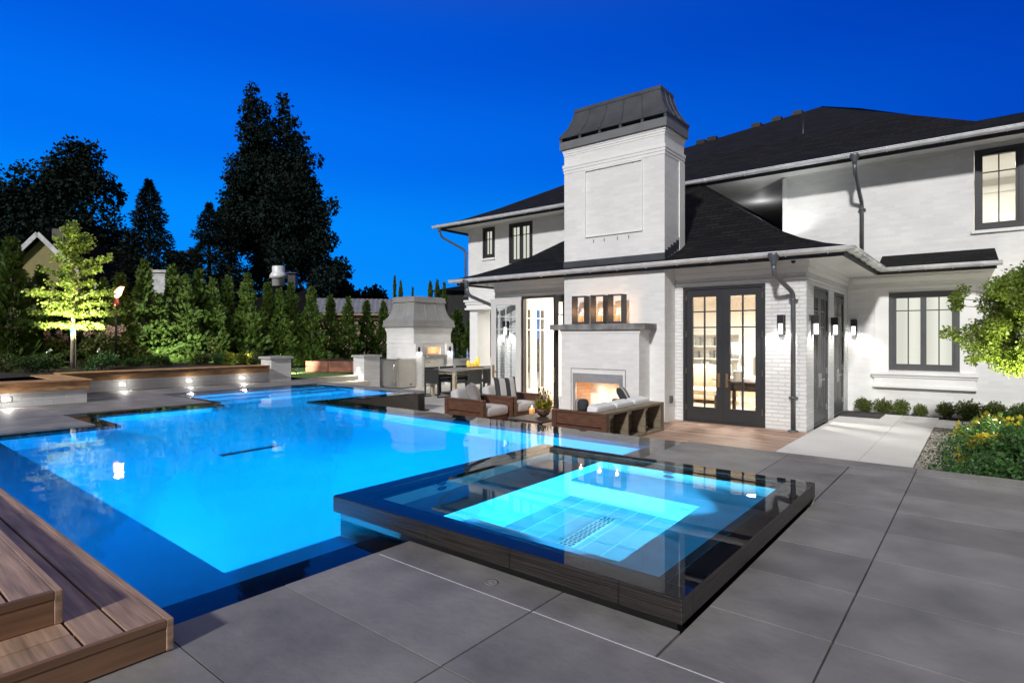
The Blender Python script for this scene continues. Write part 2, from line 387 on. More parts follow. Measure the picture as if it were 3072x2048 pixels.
# ------------------------------------------------------------------ deck, patio, ground
POOL = [(-2.64, .95), (-2.64, 6.25), (-9.6, 6.25), (-9.6, 8.4), (-13.35, 8.4), (-13.35, 4.78), (-11.0, 4.78), (-11.0, 2.56), (-9.4, 2.56), (-9.4, .95)]
SPA = (-3.40, -.95, 2.27, 4.70)
def deck():
    mb = MB()
    xs0 = [-2.605 + 1.075 * k for k in range(-30, 14)]
    ys0 = [2.02 + .545 * k for k in range(-24, 12)]
    def slabs(x0, x1, y0, y1, gx=.004, gy=.0032, xs=xs0, ys=ys0):
        X = sorted({x0, x1, *[x for x in xs if x0 + .12 < x < x1 - .12]}); Yv = sorted({y0, y1, *[y for y in ys if y0 + .1 < y < y1 - .1]})
        for i in range(len(X) - 1):
            for j in range(len(Yv) - 1):
                mb.box(X[i] + gx, X[i + 1] - gx, Yv[j] + gy, Yv[j + 1] - gy, -.05, RNG.uniform(-.0012, .0004))
    mb.mi = 0
    E = .02
    rects = [(-2.64 + E, 11, 6.16, 6.45), (-2.64 + E, 11, -9, 2.02), (-2.64 + E, -.952, 2.02, 2.268), (-.948, 11, 2.02, 6.14), (-2.64 + E, -.952, 4.702, 6.14), (-30, -2.66, -9, .95 - E),
             (-14.92, -9.4 - E, .93, 2.56 - .005), (-14.92, -11.0 - E, 2.56 - .005, 4.78 - .005), (-14.92, -13.35 - E, 4.78 - .005, 8.75)]
    for i, r in enumerate(rects):
        if i == 0: slabs(*r, ys=[])
        else: slabs(*r)
    slabs(-13.33, -9.6, 8.43, 8.75, ys=[])
    mb.mi = 1
    for r in rects + [(-13.33, -9.6, 8.43, 8.75)]:
        mb.box(r[0] + .001, r[1] - .001, r[2] + .001, r[3] - .001, -.62, -.052)
    mb.mi = 2
    for a, b in ((-2.58, -1.535), (-1.525, -.46), (-.45, .35)): mb.box(a, b, 2.0168, 2.0232, -.03, .0008)
    o = mb.build('pool_deck', [mt['slab'], mt['gap'], mt['conc']]); tag(o, kind='structure')
deck()
def patio():
    mb = MB()
    for i in range(18):
        for j in range(26):
            x0 = -16.0 + i * .6; y0 = 6.45 + j * .6
            if x0 > -8.05: continue
            x1 = min(x0 + .6, -8.0)
            if y0 < 8.75 and x0 < -9.6: continue
            if x0 < -15.0 and y0 < 11.6: continue
            mb.box(x0 + .002, x1 - .002, y0 + .002, y0 + .598, ZP - .05, ZP + RNG.uniform(-.0008, .0004))
    o = mb.build('lower_patio', mt['patio']); tag(o, kind='structure')
    mb = MB()
    y = 6.5
    while y < 10.8:
        x = -8.0 - random.random() * 0
        while x < -2.27:
            l = min(random.uniform(1.4, 3.2), -2.275 - x)
            if l < .05: break
            mb.box(x + .001, x + l - .001, y + .0035, y + .0915, ZP - .04, ZP + RNG.uniform(-.001, .001)); x += l
        y += .095
    mb.box(-7.99, -2.28, 6.46, 10.78, ZP - .08, ZP - .041)
    o = mb.build('wood_decking', mt['deckwood']); tag(o, kind='structure')
    mb = MB()
    xs = [-2.27, -1.25, -.66]; ys = [6.47, 7.75, 9.2, 11.0, 12.7, 14.35]
    for i in range(2):
        for j in range(5):
            mb.box(xs[i] + .003, xs[i + 1] - .003, ys[j] + .003, ys[j + 1] - .003, ZP - .06, ZP + .002)
    mb.box(-.66, .6, 12.75, 14.05, ZP - .06, ZP + .001)
    mb.box(-2.26, -.665, 6.48, 14.34, ZP - .08, ZP - .062)
    o = mb.build('concrete_path', mt['conc']); tag(o, kind='structure')
    # wide ground with the pool left open
    mb = MB(); Z = ZP - .06; B = 420
    for a in ((-B, B, 8.7, B), (-B, B, -B, .9), (-B, -14.9, .9, 8.7), (-.96, B, .9, 8.7), (-2.3, -.96, .9, 2.28), (-2.3, -.96, 4.69, 8.7)):
        x0, x1, y0, y1 = a
        mb.add([(x0, y0, Z), (x1, y0, Z), (x1, y1, Z), (x0, y1, Z)], [(0, 1, 2, 3)])
    o = mb.build('ground', mt['ground']); tag(o, kind='structure')
patio()
def terr(x, y):
    """height of the raised garden left of the pool"""
    t = min(1, max(0, (y - 7.2) / 2.2)); t = t * t * (3 - 2 * t)
    return .34 * (1 - t) + .0 * t
def lawn():
    xs = [-15.0 - .6 * i for i in range(40)] + [-45, -60]; ys = [-25, -15, -9, -5] + [-3 + .5 * j for j in range(60)] + [32, 45]
    v = []; f = []
    for x in xs:
        for y in ys:
            xx = x
            if y > 10.9 and x > -15.7: xx = -15.7
            v.append((xx, y, terr(x, y) - .02 + .015 * math.sin(x * 1.7) * math.sin(y * 1.3)))
    n = len(ys)
    for i in range(len(xs) - 1):
        for j in range(n - 1): f.append((i * n + j, i * n + j + 1, (i + 1) * n + j + 1, (i + 1) * n + j))
    mb = MB(); mb.smooth = True; mb.add(v, f); o = mb.build('lawn', mt['lawn']); tag(o, kind='structure')
    # mulch bed behind the seat walls
    v = []; f = []; xs = [-14.6 - .35 * i for i in range(14)]; ys = [-4 + .4 * j for j in range(31)]
    for x in xs:
        for y in ys: v.append((x + .25 * math.sin(y * 1.4) * (x < -18.5), min(y, 7.9), .385 + .03 * math.sin(x * 3.1 + y) * math.cos(y * 2.3)))
    n = len(ys)
    for i in range(len(xs) - 1):
        for j in range(n - 1): f.append((i * n + j, i * n + j + 1, (i + 1) * n + j + 1, (i + 1) * n + j))
    mb = MB(); mb.smooth = True; mb.add(v, f); o = mb.build('planting_soil', mt['soil']); tag(o, kind='structure')
    mb = MB(); mb.add([(-.3, 6.46, ZP - .02), (9, 6.46, ZP - .02), (9, 14.69, ZP - .02), (-.3, 14.69, ZP - .02)], [(0, 1, 2, 3)])
    mb.add([(-2.3, 14.34, ZP - .015), (-.28, 14.34, ZP - .015), (-.28, 14.69, ZP - .015), (-2.3, 14.69, ZP - .015)], [(0, 1, 2, 3)])
    o = mb.build('garden_soil', mt['soil']); tag(o, kind='structure')
lawn()
# ------------------------------------------------------------------ pool
def pool():
    t = thing('swimming_pool', 'large L-shaped swimming pool with glowing blue interior and dark tiled overflow edge', 'pool', (-6, 3.6, -1.3))
    D = -1.3
    mb = MB(); n = len(POOL)
    a = [(x, y) for x, y in POOL]
    mb.add([(x, y, D) for x, y in a], [tuple(range(n))])
    for i in range(n):
        p, q = a[i], a[(i + 1) % n]
        mb.add([(*p, D), (*q, D), (*q, -.06), (*p, -.06)], [(0, 1, 2, 3)])
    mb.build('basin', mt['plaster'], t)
    mb = MB()   # benches and steps under water
    mb.box(-9.38, -2.66, .96, 1.5, D + .01, -.32)
    mb.box(-3.3, -2.665, 1.5, 2.26, D + .012, -.322)
    mb.build('bench', mt['shelf'], t)
    mb = MB()
    for k, (xx, z) in enumerate(((-12.75, -.28), (-12.3, -.55), (-11.85, -.82))):
        mb.box(-13.34 + .002 * k, xx, 5.2 + .002 * k, 8.3 - .002 * k, D + .01, z)
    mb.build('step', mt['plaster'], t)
    mb = MB()   # submerged rim, dark tile
    w = .24; z0, z1 = -.30, -.045
    mb.box(-2.64 - w, -2.645, .955, 2.26, z0, z1); mb.box(-2.64 - w, -2.645, 4.72, 6.0, z0, z1)
    mb.box(-9.595, -2.645, 6.25 - w, 6.245, z0, z1)
    mb.box(-9.84, -9.602, 6.0, 8.395, z0, z1)
    mb.box(-13.345, -9.85, 8.4 - .14, 8.395, z0, z1)
    mb.box(-13.345, -13.2, 4.785, 8.25, z0, z1)
    mb.box(-13.19, -10.995, 4.785, 4.95, z0, z1)
    mb.box(-10.995, -10.5, 2.565, 4.784, z0, z1)
    mb.box(-10.49, -9.395, 2.565, 2.8, z0, z1)
    mb.box(-9.395, -9.2, .955, 2.79, z0, z1)
    mb.build('rim', mt['rimtile'], t, each=True)
    mb = MB()   # outer walls that drop to the lower patio
    mb.box(-9.6, -2.62, 6.252, 6.44, -.55, -.03)
    mb.box(-9.598, -9.46, 6.45, 8.43, -.55, -.025)
    mb.build('overflow_wall', mt['ribtile'], t)
    mb = MB(); mb.box(-7.36, -7.26, 3.28, 4.02, D + .003, D + .012); mb.build('floor_drain', mt['rimtile'], t)
    lights = [(-4.9, 1.505, -.95, .15, 1), (-7.7, 1.505, -.95, .15, 1), (-3.31, 1.9, -.7, -1, 0), (-12.2, 4.96, -.4, 0, 1), (-9.88, 7.4, -.5, -1, 0), (-10.2, 2.82, -.5, 0, 1), (-2.9, 5.3, -.5, -1, .0), (-3.42, 3.5, -.6, -1, 0), (-6.2, 1.505, -.7, .15, 1), (-3.36, 2.1, -.75, -.12, -1)]
    pw = [150, 120, 120, 50, 45, 60, 50, 130, 40, 40]
    fx = emit('pool_lamp_face', (.55, .85, 1), 9)
    for (x, y, z, dx, dy), P in zip(lights, pw):
        mb = MB(); ang = math.atan2(dy, dx)
        c, s = math.cos(ang), math.sin(ang)
        vs = []; 
        for d in (0, .02):
            for k in range(14):
                a_ = 2 * math.pi * k / 14; r_ = .07
                vs.append((x + c * d - s * r_ * math.cos(a_), y + s * d + c * r_ * math.cos(a_), z + r_ * math.sin(a_)))
        mb.add(vs, [tuple(range(13, -1, -1)), tuple(range(14, 28))] + [(k, (k + 1) % 14, 14 + (k + 1) % 14, 14 + k) for k in range(14)])
        mb.build('underwater_light', fx, t)
        lamp('AREA', (x + c * .05, y + s * .05, z), P, (.0, .45, 1.), size=.16, dirv=(dx, dy, -.12), spread=150)
def lamp(kind, loc, power, col, size=.03, dirv=None, spread=None, blend=.6, angle=90):
    d = bpy.data.lights.new('lamp', kind); d.energy = power; d.color = col
    if kind == 'AREA':
        d.shape = 'DISK'; d.size = size
        if spread: d.spread = R(spread)
    else: d.shadow_soft_size = size
    if kind == 'SPOT': d.spot_size = R(angle); d.spot_blend = blend
    o = bpy.data.objects.new('lamp', d); COL.objects.link(o); o.location = loc
    if dirv: o.rotation_euler = Vector(dirv).to_track_quat('-Z', 'Y').to_euler()
    return o
pool()
def poolwater():
    x0, x1, y0, y1 = SPA
    mb = MB(); Z = -.012
    def q(a, b, c, d): mb.add([(a, c, Z), (b, c, Z), (b, d, Z), (a, d, Z)], [(0, 1, 2, 3)])
    q(-9.4, x0, .95, 6.25); q(x0, -2.64, .95, y0); q(x0, -2.64, y1, 6.25)
    q(-11, -9.4, 2.56, 6.25); q(-13.35, -11, 4.78, 6.25); q(-13.35, -9.6, 6.25, 8.4)
    q(-9.4, -2.64, 6.25, 6.43); q(-9.6, -9.47, 6.43, 8.4) ; q(-9.6, -9.4, 6.25, 6.43)
    o = mb.build('pool_water', mt['poolwater']); tag(o, kind='structure')
poolwater()
# ------------------------------------------------------------------ spa
def spa():
    x0, x1, y0, y1 = SPA; T = .127
    t = thing('hot_tub', 'square raised spa of dark ribbed tile with bright cyan interior, full to the brim', 'hot tub', ((x0 + x1) / 2, (y0 + y1) / 2, -.7))
    w = .12
    mb = MB()
    for a in ((x0, x1, y0, y0 + w), (x0, x1, y1 - w, y1), (x0, x0 + w, y0 + w, y1 - w), (x1 - w, x1, y0 + w, y1 - w)):
        mb.box(*a, .022, T)
    mb.build('tiled_wall', mt['ribtile'], t, bevel=.004)
    mb = MB(); r = .035
    for a in ((x0 + r, x1 - r, y0 + r, y0 + w), (x0 + r, x1 - r, y1 - w, y1 - r), (x0 + r, x0 + w, y0 + w, y1 - w), (x1 - w, x1 - r, y0 + w, y1 - w)):
        mb.box(*a, -.72, .021)
    mb.box(x0 + .03, -2.7, y0 + .03, y1 - .03, -1.29, -.73)
    mb.build('plinth', mt['black'], t)
    bz, fz = -.30, -.70; i0 = .185
    ix0, ix1, iy0, iy1 = x0 + i0, x1 - i0, y0 + i0, y1 - i0
    bx0, bx1, by0, by1 = -2.70, -1.54, 2.83, 4.0
    mb = MB()
    for a in ((x0 + w, x1 - w, y0 + w, iy0), (x0 + w, x1 - w, iy1, y1 - w), (x0 + w, ix0, iy0, iy1), (ix1, x1 - w, iy0, iy1)):
        mb.box(*a, -.05, .085)
    mb.build('rim', mt['rimtile'], t, each=True)
    mb = MB()
    def wall(p, q, z0, z1): mb.add([(*p, z0), (*q, z0), (*q, z1), (*p, z1)], [(0, 1, 2, 3)])
    mb.mi = 0
    c = [(ix0, iy0), (ix1, iy0), (ix1, iy1), (ix0, iy1)]
    for k in range(4): wall(c[k], c[(k + 1) % 4], bz, .083)
    d = [(bx0, by0), (bx1, by0), (bx1, by1), (bx0, by1)]
    for k in range(4): wall(d[k], d[(k + 1) % 4], fz, bz)
    mb.mi = 1
    mb.add([(*p, fz) for p in d], [(0, 1, 2, 3)])
    mb.mi = 2
    for a in ((ix0, ix1, iy0, by0), (ix0, ix1, by1, iy1), (ix0, bx0, by0, by1), (bx1, ix1, by0, by1)):
        mb.add([(a[0], a[2], bz), (a[1], a[2], bz), (a[1], a[3], bz), (a[0], a[3], bz)], [(0, 1, 2, 3)])
    mb.build('basin', [mt['spawall'], mt['spatile'], mt['spabench']], t)
    # drain grate on the floor
    mb = MB(); gx, gy0, gy1 = -2.12, 3.0, 3.72; z = fz + .004
    pts = []
    for k in range(13): a = math.pi * k / 12; pts.append((gx + .055 * math.cos(a), gy1 + .055 * math.sin(a)))
    for k in range(13): a = math.pi + math.pi * k / 12; pts.append((gx + .055 * math.cos(a), gy0 + .055 * math.sin(a)))
    mb.prism(pts, fz + .002, fz + .012)
    mb.mi = 1
    yy = gy0
    row = 0
    while yy < gy1 + .02:
        for k in range(3):
            xx = gx - .036 + .032 * k - (.008 if row % 2 else 0)
            mb.box(xx, xx + .02, yy, yy + .022, fz + .0125, fz + .014)
        yy += .032; row += 1
    mb.build('drain_grate', [mt['spawhite'], mt['rimtile']], t)
    for (x, y, ax) in ((-2.0, iy1 - .004, 'y'), (ix0 + .004, 3.1, 'x'), (-2.55, iy0 + .004, 'yy')):
        for z in (-.06, -.19):
            mb = MB(); vs = []
            for dd in (0, .012):
                for k in range(16):
                    a = 2 * math.pi * k / 16
                    if ax == 'x': vs.append((x + dd, y + .045 * math.cos(a), z + .045 * math.sin(a)))
                    else: vs.append((x + .045 * math.cos(a), y - dd, z + .045 * math.sin(a)))
            mb.add(vs, [tuple(range(15, -1, -1)), tuple(range(16, 32))] + [(k, (k + 1) % 16, 16 + (k + 1) % 16, 16 + k) for k in range(16)])
            mb.build('water_jet', mt['rimtile'], t)
    col = (.10, .70, 1.)
    for (x, y, z, dx, dy, P) in ((-2.3, by0 + .03, -.48, 0, 1, 24), (bx1 - .03, 3.55, -.48, -1, 0, 15), (-1.75, by0 + .03, -.45, 0, 1, 17)):
        lamp('AREA', (x, y, z), P, col, size=.09, dirv=(dx, dy, -.1), spread=175)
    for (x, y, z, dx, dy, P) in ((-1.75, iy0 + .03, -.08, -.35, 1, 26), (ix1 - .03, 3.9, -.08, -1, .15, 24), (-2.6, iy0 + .03, -.08, -.2, 1, 16)):
        lamp('AREA', (x, y, z), P, col, size=.07, dirv=(dx, dy, .02), spread=80)
    mb = MB(); Z = .131
    mb.add([(x0, y0, Z), (x1, y0, Z), (x1, y1, Z), (x0, y1, Z)], [(0, 1, 2, 3)])
    o = mb.build('spa_water', mt['spawater']); tag(o, kind='structure')
mt['spabench'] = M('spa_bench_tile', (.16, .24, .36), .45, var=.25, vscale=3)
mt['spawhite'] = M('grate_white', (.75, .82, .86), .5)
spa()
# ------------------------------------------------------------------ house
HOUSE = thing('white_house', 'two-storey white painted brick house with black hipped roofs and lit windows', 'house', (-6, 12, ZP))
YF, XS, YR = 10.78, -2.31, 14.7
def hpart(mb, name, mat, **k): return mb.build(name, mat, HOUSE, **k)
class Pl:
    """boxes laid on an upright plane: u along it, z up, d out of it"""
    def __init__(s, axis, pos, sgn): s.a = axis; s.p = pos; s.s = sgn
    def box(s, mb, u0, u1, z0, z1, d0, d1):
        a, b = s.p + s.s * d0, s.p + s.s * d1
        if s.a == 'y': mb.box(u0, u1, a, b, z0, z1)
        else: mb.box(a, b, u0, u1, z0, z1)
    def pt(s, u, z, d=0):
        return (u, s.p + s.s * d, z) if s.a == 'y' else (s.p + s.s * d, u, z)
FR = Pl('y', YF, -1); SD = Pl('x', XS, 1); RC = Pl('y', YR, -1)
# walls -------------------------------------------------------------
mb = MB()
for a in ((-9.29, -8.47), (-6.92, -4.49), (-2.975, -2.31)): mb.box(*a, YF, YF + .26, ZP - .05, 2.5)
mb.box(-8.47, -6.92, YF + .003, YF + .257, 2.15, 2.5); mb.box(-4.49, -2.975, YF + .003, YF + .257, 2.15, 2.5)
for a in ((YF + .26, 11.33), (12.63, 13.14), (14.27, 14.7)): mb.box(XS - .26, XS, *a, ZP - .05, 2.5)
for a in ((11.33, 12.63), (13.14, 14.27)): mb.box(XS - .257, XS - .003, *a, 2.11, 2.5)
hpart(mb, 'wall', mt['brick'])
mb = MB()  # west wall of the garden room
for a in ((YF + .26, 11.36), (12.66, 14.7)): mb.box(-9.29, -9.03, *a, ZP - .05, 2.5)
mb.box(-9.287, -9.033, 11.36, 12.66, 2.1, 2.5)
hpart(mb, 'wall', mt['stucco'])
mb = MB(); mb.box(-6.917, -4.645, 10.29, YF + .02, ZP - .05, 2.7); hpart(mb, 'chimney_breast', mt['brick_fine'])
mb = MB()   # the recessed wall and the upper storey (right), one plane
WX0, WX1 = -1.54, -.34
mb.box(-2.05, WX0, YR, YR + .25, ZP - .05, 5.0); mb.box(WX1, -.12, YR, YR + .25, ZP - .05, 5.0); mb.box(WX0, WX1, YR + .002, YR + .248, ZP - .05, .5); mb.box(WX0, WX1, YR + .002, YR + .248, 2.14, 5.0)
mb.box(-3.635, -2.05, YR + .001, YR + .249, 2.45, 5.0); mb.box(-2.31, -2.05, YR + .001, YR + .249, ZP - .05, 2.45)
mb.box(-.12, .64, YR + .003, YR + .247, ZP - .05, 3.31); mb.box(-.12, .64, YR + .003, YR + .247, 4.89, 5.0)
mb.box(.64, 9, YR, YR + .25, ZP - .05, 5.0)
mb.box(-3.635, -3.4, YR + .25, 22, 2.4, 5.0)
hpart(mb, 'wall', mt['brick_fine'])
mb = MB()   # upper storey, left
u = [-13.89, -13.215, -12.68, -12.054, -11.095, -6.0]
for i in (0, 2, 4): mb.box(u[i], u[i + 1], YR, YR + .25, 2.5, 5.0)
mb.box(u[1], u[2], YR + .003, YR + .247, 2.5, 3.86); mb.box(u[1], u[2], YR + .003, YR + .247, 4.9, 5.0)
mb.box(u[3], u[4], YR + .003, YR + .247, 2.5, 3.6); mb.box(u[3], u[4], YR + .003, YR + .247, 4.9, 5.0)
mb.box(-13.89, -13.64, YR + .25, 22, 2.5, 5.0)
hpart(mb, 'wall', mt['brick_fine'])
# loggia below: piers, beam, ceiling, back wall
mb = MB()
mb.box(-13.86, -13.5, YR + .03, 15.4, ZP - .05, 2.12); mb.box(-10.2, -9.75, YR + .03, 15.3, ZP - .05, 2.12)
mb.box(-13.88, -9.3, YR + .02, 15.42, 2.12, 2.52)
mb.box(-13.85, -9.3, 15.43, 21.9, 2.46, 2.52); mb.box(-13.6, -9.3, 21.6, 21.9, ZP, 2.46); mb.box(-9.29, -9.05, 14.71, 21.9, ZP, 2.46)
hpart(mb, 'loggia', mt['stucco'])
mb = MB()
for k, (z0, z1, p) in enumerate(((2.40, 2.47, .13), (2.31, 2.397, .09), (2.20, 2.30, .06), (2.13, 2.197, .10))):
    mb.box(-13.88 - p, -9.3, YR - p, YR + .018, z0, z1); mb.box(-13.88 - p, -13.885, YR + .02, 15.4, z0, z1)
hpart(mb, 'cornice', mt['stucco'])
# cornice bands on the garden room
mb = MB()
for z0, z1, p in ((2.40, 2.505, .055), (2.30, 2.397, .035), (2.18, 2.215, .03)):
    FR.box(mb, -4.64, -2.31 + p, z0, z1, 0.001, p); SD.box(mb, YF + .001, 14.55, z0, z1, .001, p)
    FR.box(mb, -9.29, -6.92, z0, z1, .001, p)
for z0, z1, p in ((2.36, 2.47, .03), (2.2, 2.25, .05)): RC.box(mb, -2.2, .05, z0, z1, .001, p)
RC.box(mb, -3.6, 9, 4.93, 5.0, .001, .03); RC.box(mb, -13.88, -6.5, 4.93, 5.0, .001, .03)
hpart(mb, 'cornice', mt['stucco'])
mb = MB(); mb.box(-3.66, -3.56, YR - .03, YR - .001, 3.2, 4.93); hpart(mb, 'corner_board', mt['stucco'])
# soffits
mb = MB()
mb.box(-10.0, -1.68, 10.23, 14.69, 2.507, 2.527); mb.box(-1.679, .2, 13.93, 14.69, 2.507, 2.527)
mb.box(-14.55, -3.64, 13.95, 14.69, 4.96, 4.985); mb.box(-3.639, 9, 13.95, 14.69, 4.96, 4.985); mb.box(-5.9, -3.64, 14.691, 22, 4.96, 4.985); mb.box(-14.55, -13.9, 14.691, 24, 4.96, 4.985)
hpart(mb, 'soffit', mt['soffit'])
# fascias
mb = MB()
mb.box(-10.03, -1.65, 10.2, 10.228, 2.46, 2.585); mb.box(-1.678, -1.65, 10.23, 13.9, 2.46, 2.585); mb.box(-10.03, -10.002, 10.23, 14.6, 2.46, 2.585)
mb.box(-1.649, .22, 13.9, 13.928, 2.46, 2.585)
mb.box(-5.40, -5.33, 13.96, 22, 4.80, 4.955); mb.box(-14.58, -5.2, 13.92, 13.948, 4.88, 5.0); mb.box(-5.199, 9, 13.92, 13.948, 4.88, 5.0); mb.box(-14.58, -14.552, 13.95, 24, 4.88, 5.0)
hpart(mb, 'fascia', mt['fascia'])
# roofs ---------------------------------------------------------------
def hip(mb, x0, x1, y0, y1, z, prof, sides='lrf'):
    """flared hip roof: rings stepping in from the eaves (front, left and right)"""
    rings = []
    for d, h in prof:
        rings.append([(x0 + d * ('l' in sides), y1, z + h), (x0 + d * ('l' in sides), y0 + d, z + h), (x1 - d * ('r' in sides), y0 + d, z + h), (x1 - d * ('r' in sides), y1, z + h)])
    vs = [p for r in rings for p in r]; fs = []
    for i in range(len(rings) - 1):
        for k in range(3): fs.append((i * 4 + k, i * 4 + k + 1, (i + 1) * 4 + k + 1, (i + 1) * 4 + k)[::-1])
    mb.add(vs, fs)
mb = MB()
prof = [(-.06, -.035), (-.05, .01), (.35, .14), (.8, .33), (1.3, .60), (2.2, 1.22), (4.188, 2.65)]
hip(mb, -10.03, -1.65, 10.2, 22.0, 2.60, prof)
# pent roof over the recess
mb.add([(-1.66, 13.86, 2.59), (.25, 13.86, 2.59), (.2, 14.69, 2.93), (-1.66, 14.69, 2.93), (-1.66, 13.86, 2.56), (.25, 13.86, 2.56), (.2, 14.69, 2.56)],
       [(0, 1, 2, 3), (4, 5, 1, 0), (1, 5, 6, 2)])
hpart(mb, 'roof', mt['shingle'])
mb = MB()
E0 = (-14.58, 13.87, 5.01)
def mz(d):   # flared slope of the main roof
    pts = [(0, 0), (.6, .24), (1.5, .66), (3.2, 1.58), (10, 4.72)]
    for (a, b), (c, e) in zip(pts, pts[1:]):
        if d <= c: return b + (e - b) * (d - a) / (c - a)
    return 4.72
ds = [0, .6, 1.5, 3.2, 6.5, 9.93]
vs = []; fs = []
px, py = -4.65, 23.8
# left + front slopes by rings; the front slope ends in a hip that falls from the peak to the right
xr = [9, 9, -.1, -1.3, -2.9, -4.65]; 
for i, d in enumerate(ds):
    z = 5.01 + mz(d)
    vs += [(-14.58 + d, 33.8 - d, z), (-14.58 + d, 13.87 + d, z), (xr[i], 13.87 + d, z)]
for i in range(len(ds) - 1):
    fs += [(i * 3, i * 3 + 3, i * 3 + 4, i * 3 + 1), (i * 3 + 1, i * 3 + 4, i * 3 + 5, i * 3 + 2)]
mb.add(vs, fs)
k = len(mb.v)
mb.add([(9, 14.47, 5.25), (9, 15.1, 5.56), (-.1, 15.37, 5.67), (9, 24, 3.), (-4.65, 23.8, 9.73), (4, 26, 3.), (-1.3, 17.07, 6.59), (-2.9, 20.37, 8.17)], [(2, 1, 3, 5), (2, 5, 6), (6, 5, 7), (7, 5, 4)])
mb.add([(-14.58, 13.86, 5.01), (9, 13.86, 5.01), (9, 13.86, 4.98), (-14.58, 13.86, 4.98)], [(3, 2, 1, 0)])
hpart(mb, 'roof', mt['shingle'])
mb = MB()
for px_ in (2107, 2140, 2272, 2333, 2395):
    # vents riding on the left hip
    lo, hi = 0, 10
    for _ in range(40):
        s = (lo + hi) / 2; x, y = -14.58 + s, 13.87 + s
        d = -.6304 * x + .7763 * y; r = .7763 * x + .6304 * y
        if 1536 + 1735 * r / d < px_: lo = s
        else: hi = s
    z = 5.01 + mz(s) + .02
    mb.box(x - .16, x + .16, y - .2, y + .1, z - .16, z + .035)
hpart(mb, 'roof_vent', mt['black'], each=True)
mb = MB(); mb.tube([(-3.9, 17.8, 6.2), (-3.9, 17.8, 7.45)], .05); hpart(mb, 'vent_pipe', mt['black'])
# gutters: half-round troughs with brackets ------------------------------
def gutter(path, r=.075, closed_ends=True, brk=.8, name='gutter'):
    mb = MB(); mb.smooth = True
    n = 10
    pts = [Vector(p) for p in path]
    rings = []
    for i, p in enumerate(pts):
        a = (pts[i] - pts[i - 1]).normalized() if i else None; b = (pts[i + 1] - pts[i]).normalized() if i < len(pts) - 1 else None
        if a is None: d = b; sc = 1
        elif b is None: d = a; sc = 1
        else: d = (a + b).normalized(); sc = 1 / max(.3, d.dot(b))
        out = Vector((d.y, -d.x, 0))
        ring = []
        for k in range(n + 1):
            t = math.pi * k / n
            ring.append(p + out * math.cos(t) * r * sc - Vector((0, 0, 1)) * math.sin(t) * r)
        for k in range(n, -1, -1):
            t = math.pi * k / n
            ring.append(p + out * math.cos(t) * (r - .006) * sc - Vector((0, 0, 1)) * math.sin(t) * (r - .006))
        rings.append(ring)
    m = len(rings[0])
    vs = [q for rg in rings for q in rg]; fs = []
    for i in range(len(rings) - 1):
        for k in range(m): fs.append((i * m + k, i * m + (k + 1) % m, (i + 1) * m + (k + 1) % m, (i + 1) * m + k))
    mb.add(vs, fs)
    for i in (0, len(rings) - 1): mb.add([rings[i][k] for k in range(n + 1)], [tuple(range(n + 1))])
    mb.smooth = False
    # front bead
    for i in range(len(pts) - 1):
        mb.tube([rings[i][0], rings[i + 1][0]], .011, 6)
    # brackets
    for i in range(len(pts) - 1):
        a, b = pts[i], pts[i + 1]; L_ = (b - a).length; d = (b - a).normalized(); out = Vector((d.y, -d.x, 0))
        k = int(L_ / brk)
        for j in range(k + 1):
            c = a + d * (.3 + j * (L_ - .6) / max(1, k))
            pp = []
            for q in range(9):
                t = math.pi * q / 8
                pp.append(c + out * math.cos(t) * (r + .006) - Vector((0, 0, 1)) * math.sin(t) * (r + .006))
            mb.tube(pp, .009, 5)
    return hpart(mb, name, mt['zinc'])
gutter([(-10.18, 10.12, 2.585), (-1.565, 10.12, 2.585), (-1.565, 13.82, 2.585), (.3, 13.82, 2.585)], brk=.62)
gutter([(-14.75, 13.83, 5.01), (9, 13.83, 5.01)], brk=.95)
def downpipe(top, kink, bottom, r=.04):
    mb = MB(); mb.smooth = True
    t = Vector(top)
    mb.lathe([(.045, -.19), (.048, -.14), (.105, -.02), (.105, .02)], t, 14)
    k0 = t + Vector((0, 0, -.17))
    pts = [k0]
    for p in kink: pts.append(Vector(p))
    if bottom: pts.append(Vector(bottom))
    # soften the bends
    sm = [pts[0]]
    for i in range(1, len(pts) - 1):
        a = (pts[i - 1] - pts[i]).normalized(); b = (pts[i + 1] - pts[i]).normalized()
        sm += [pts[i] + a * .10, pts[i] + a * .045 + b * .012, pts[i] + b * .045 + a * .012, pts[i] + b * .10]
    sm.append(pts[-1])
    mb.tube(sm, r, 14)
    if bottom:
        b = Vector(bottom)
        for z in (pts[-2].z - .12, (pts[-2].z + b.z) / 2 - .6): mb.lathe([(r + .012, -.012), (r + .012, .012)], (b.x, b.y, z), 14); mb.box(b.x - .07, b.x + .07, b.y + .0, b.y + .05, z - .012, z + .012)
        mb.lathe([(r + .05, 0), (r + .045, .02), (r + .005, .035)], (b.x, b.y, b.z), 14)
    return hpart(mb, 'downspout', mt['pipe'])
mt['pipe'] = M('dark_zinc_pipe', (.16, .165, .175), .4, metal=.55, var=.15, vscale=5)
downpipe((-2.66, 10.12, 2.56), [(-2.655, 10.12, 2.23), (-2.50, 10.70, 1.95)], (-2.50, 10.70, ZP))
downpipe((-9.62, 10.12, 2.56), [(-9.60, 10.15, 2.2), (-9.22, 10.70, 1.93)], (-9.22, 10.70, ZP))
downpipe((-2.05, 13.83, 4.98), [(-2.05, 13.85, 4.6), (-2.03, 14.62, 4.1)], (-2.03, 14.62, 2.9))
downpipe((-14.5, 13.9, 4.98), [(-14.48, 13.95, 4.65), (-13.95, 14.62, 4.2)], (-13.95, 14.62, 2.6))
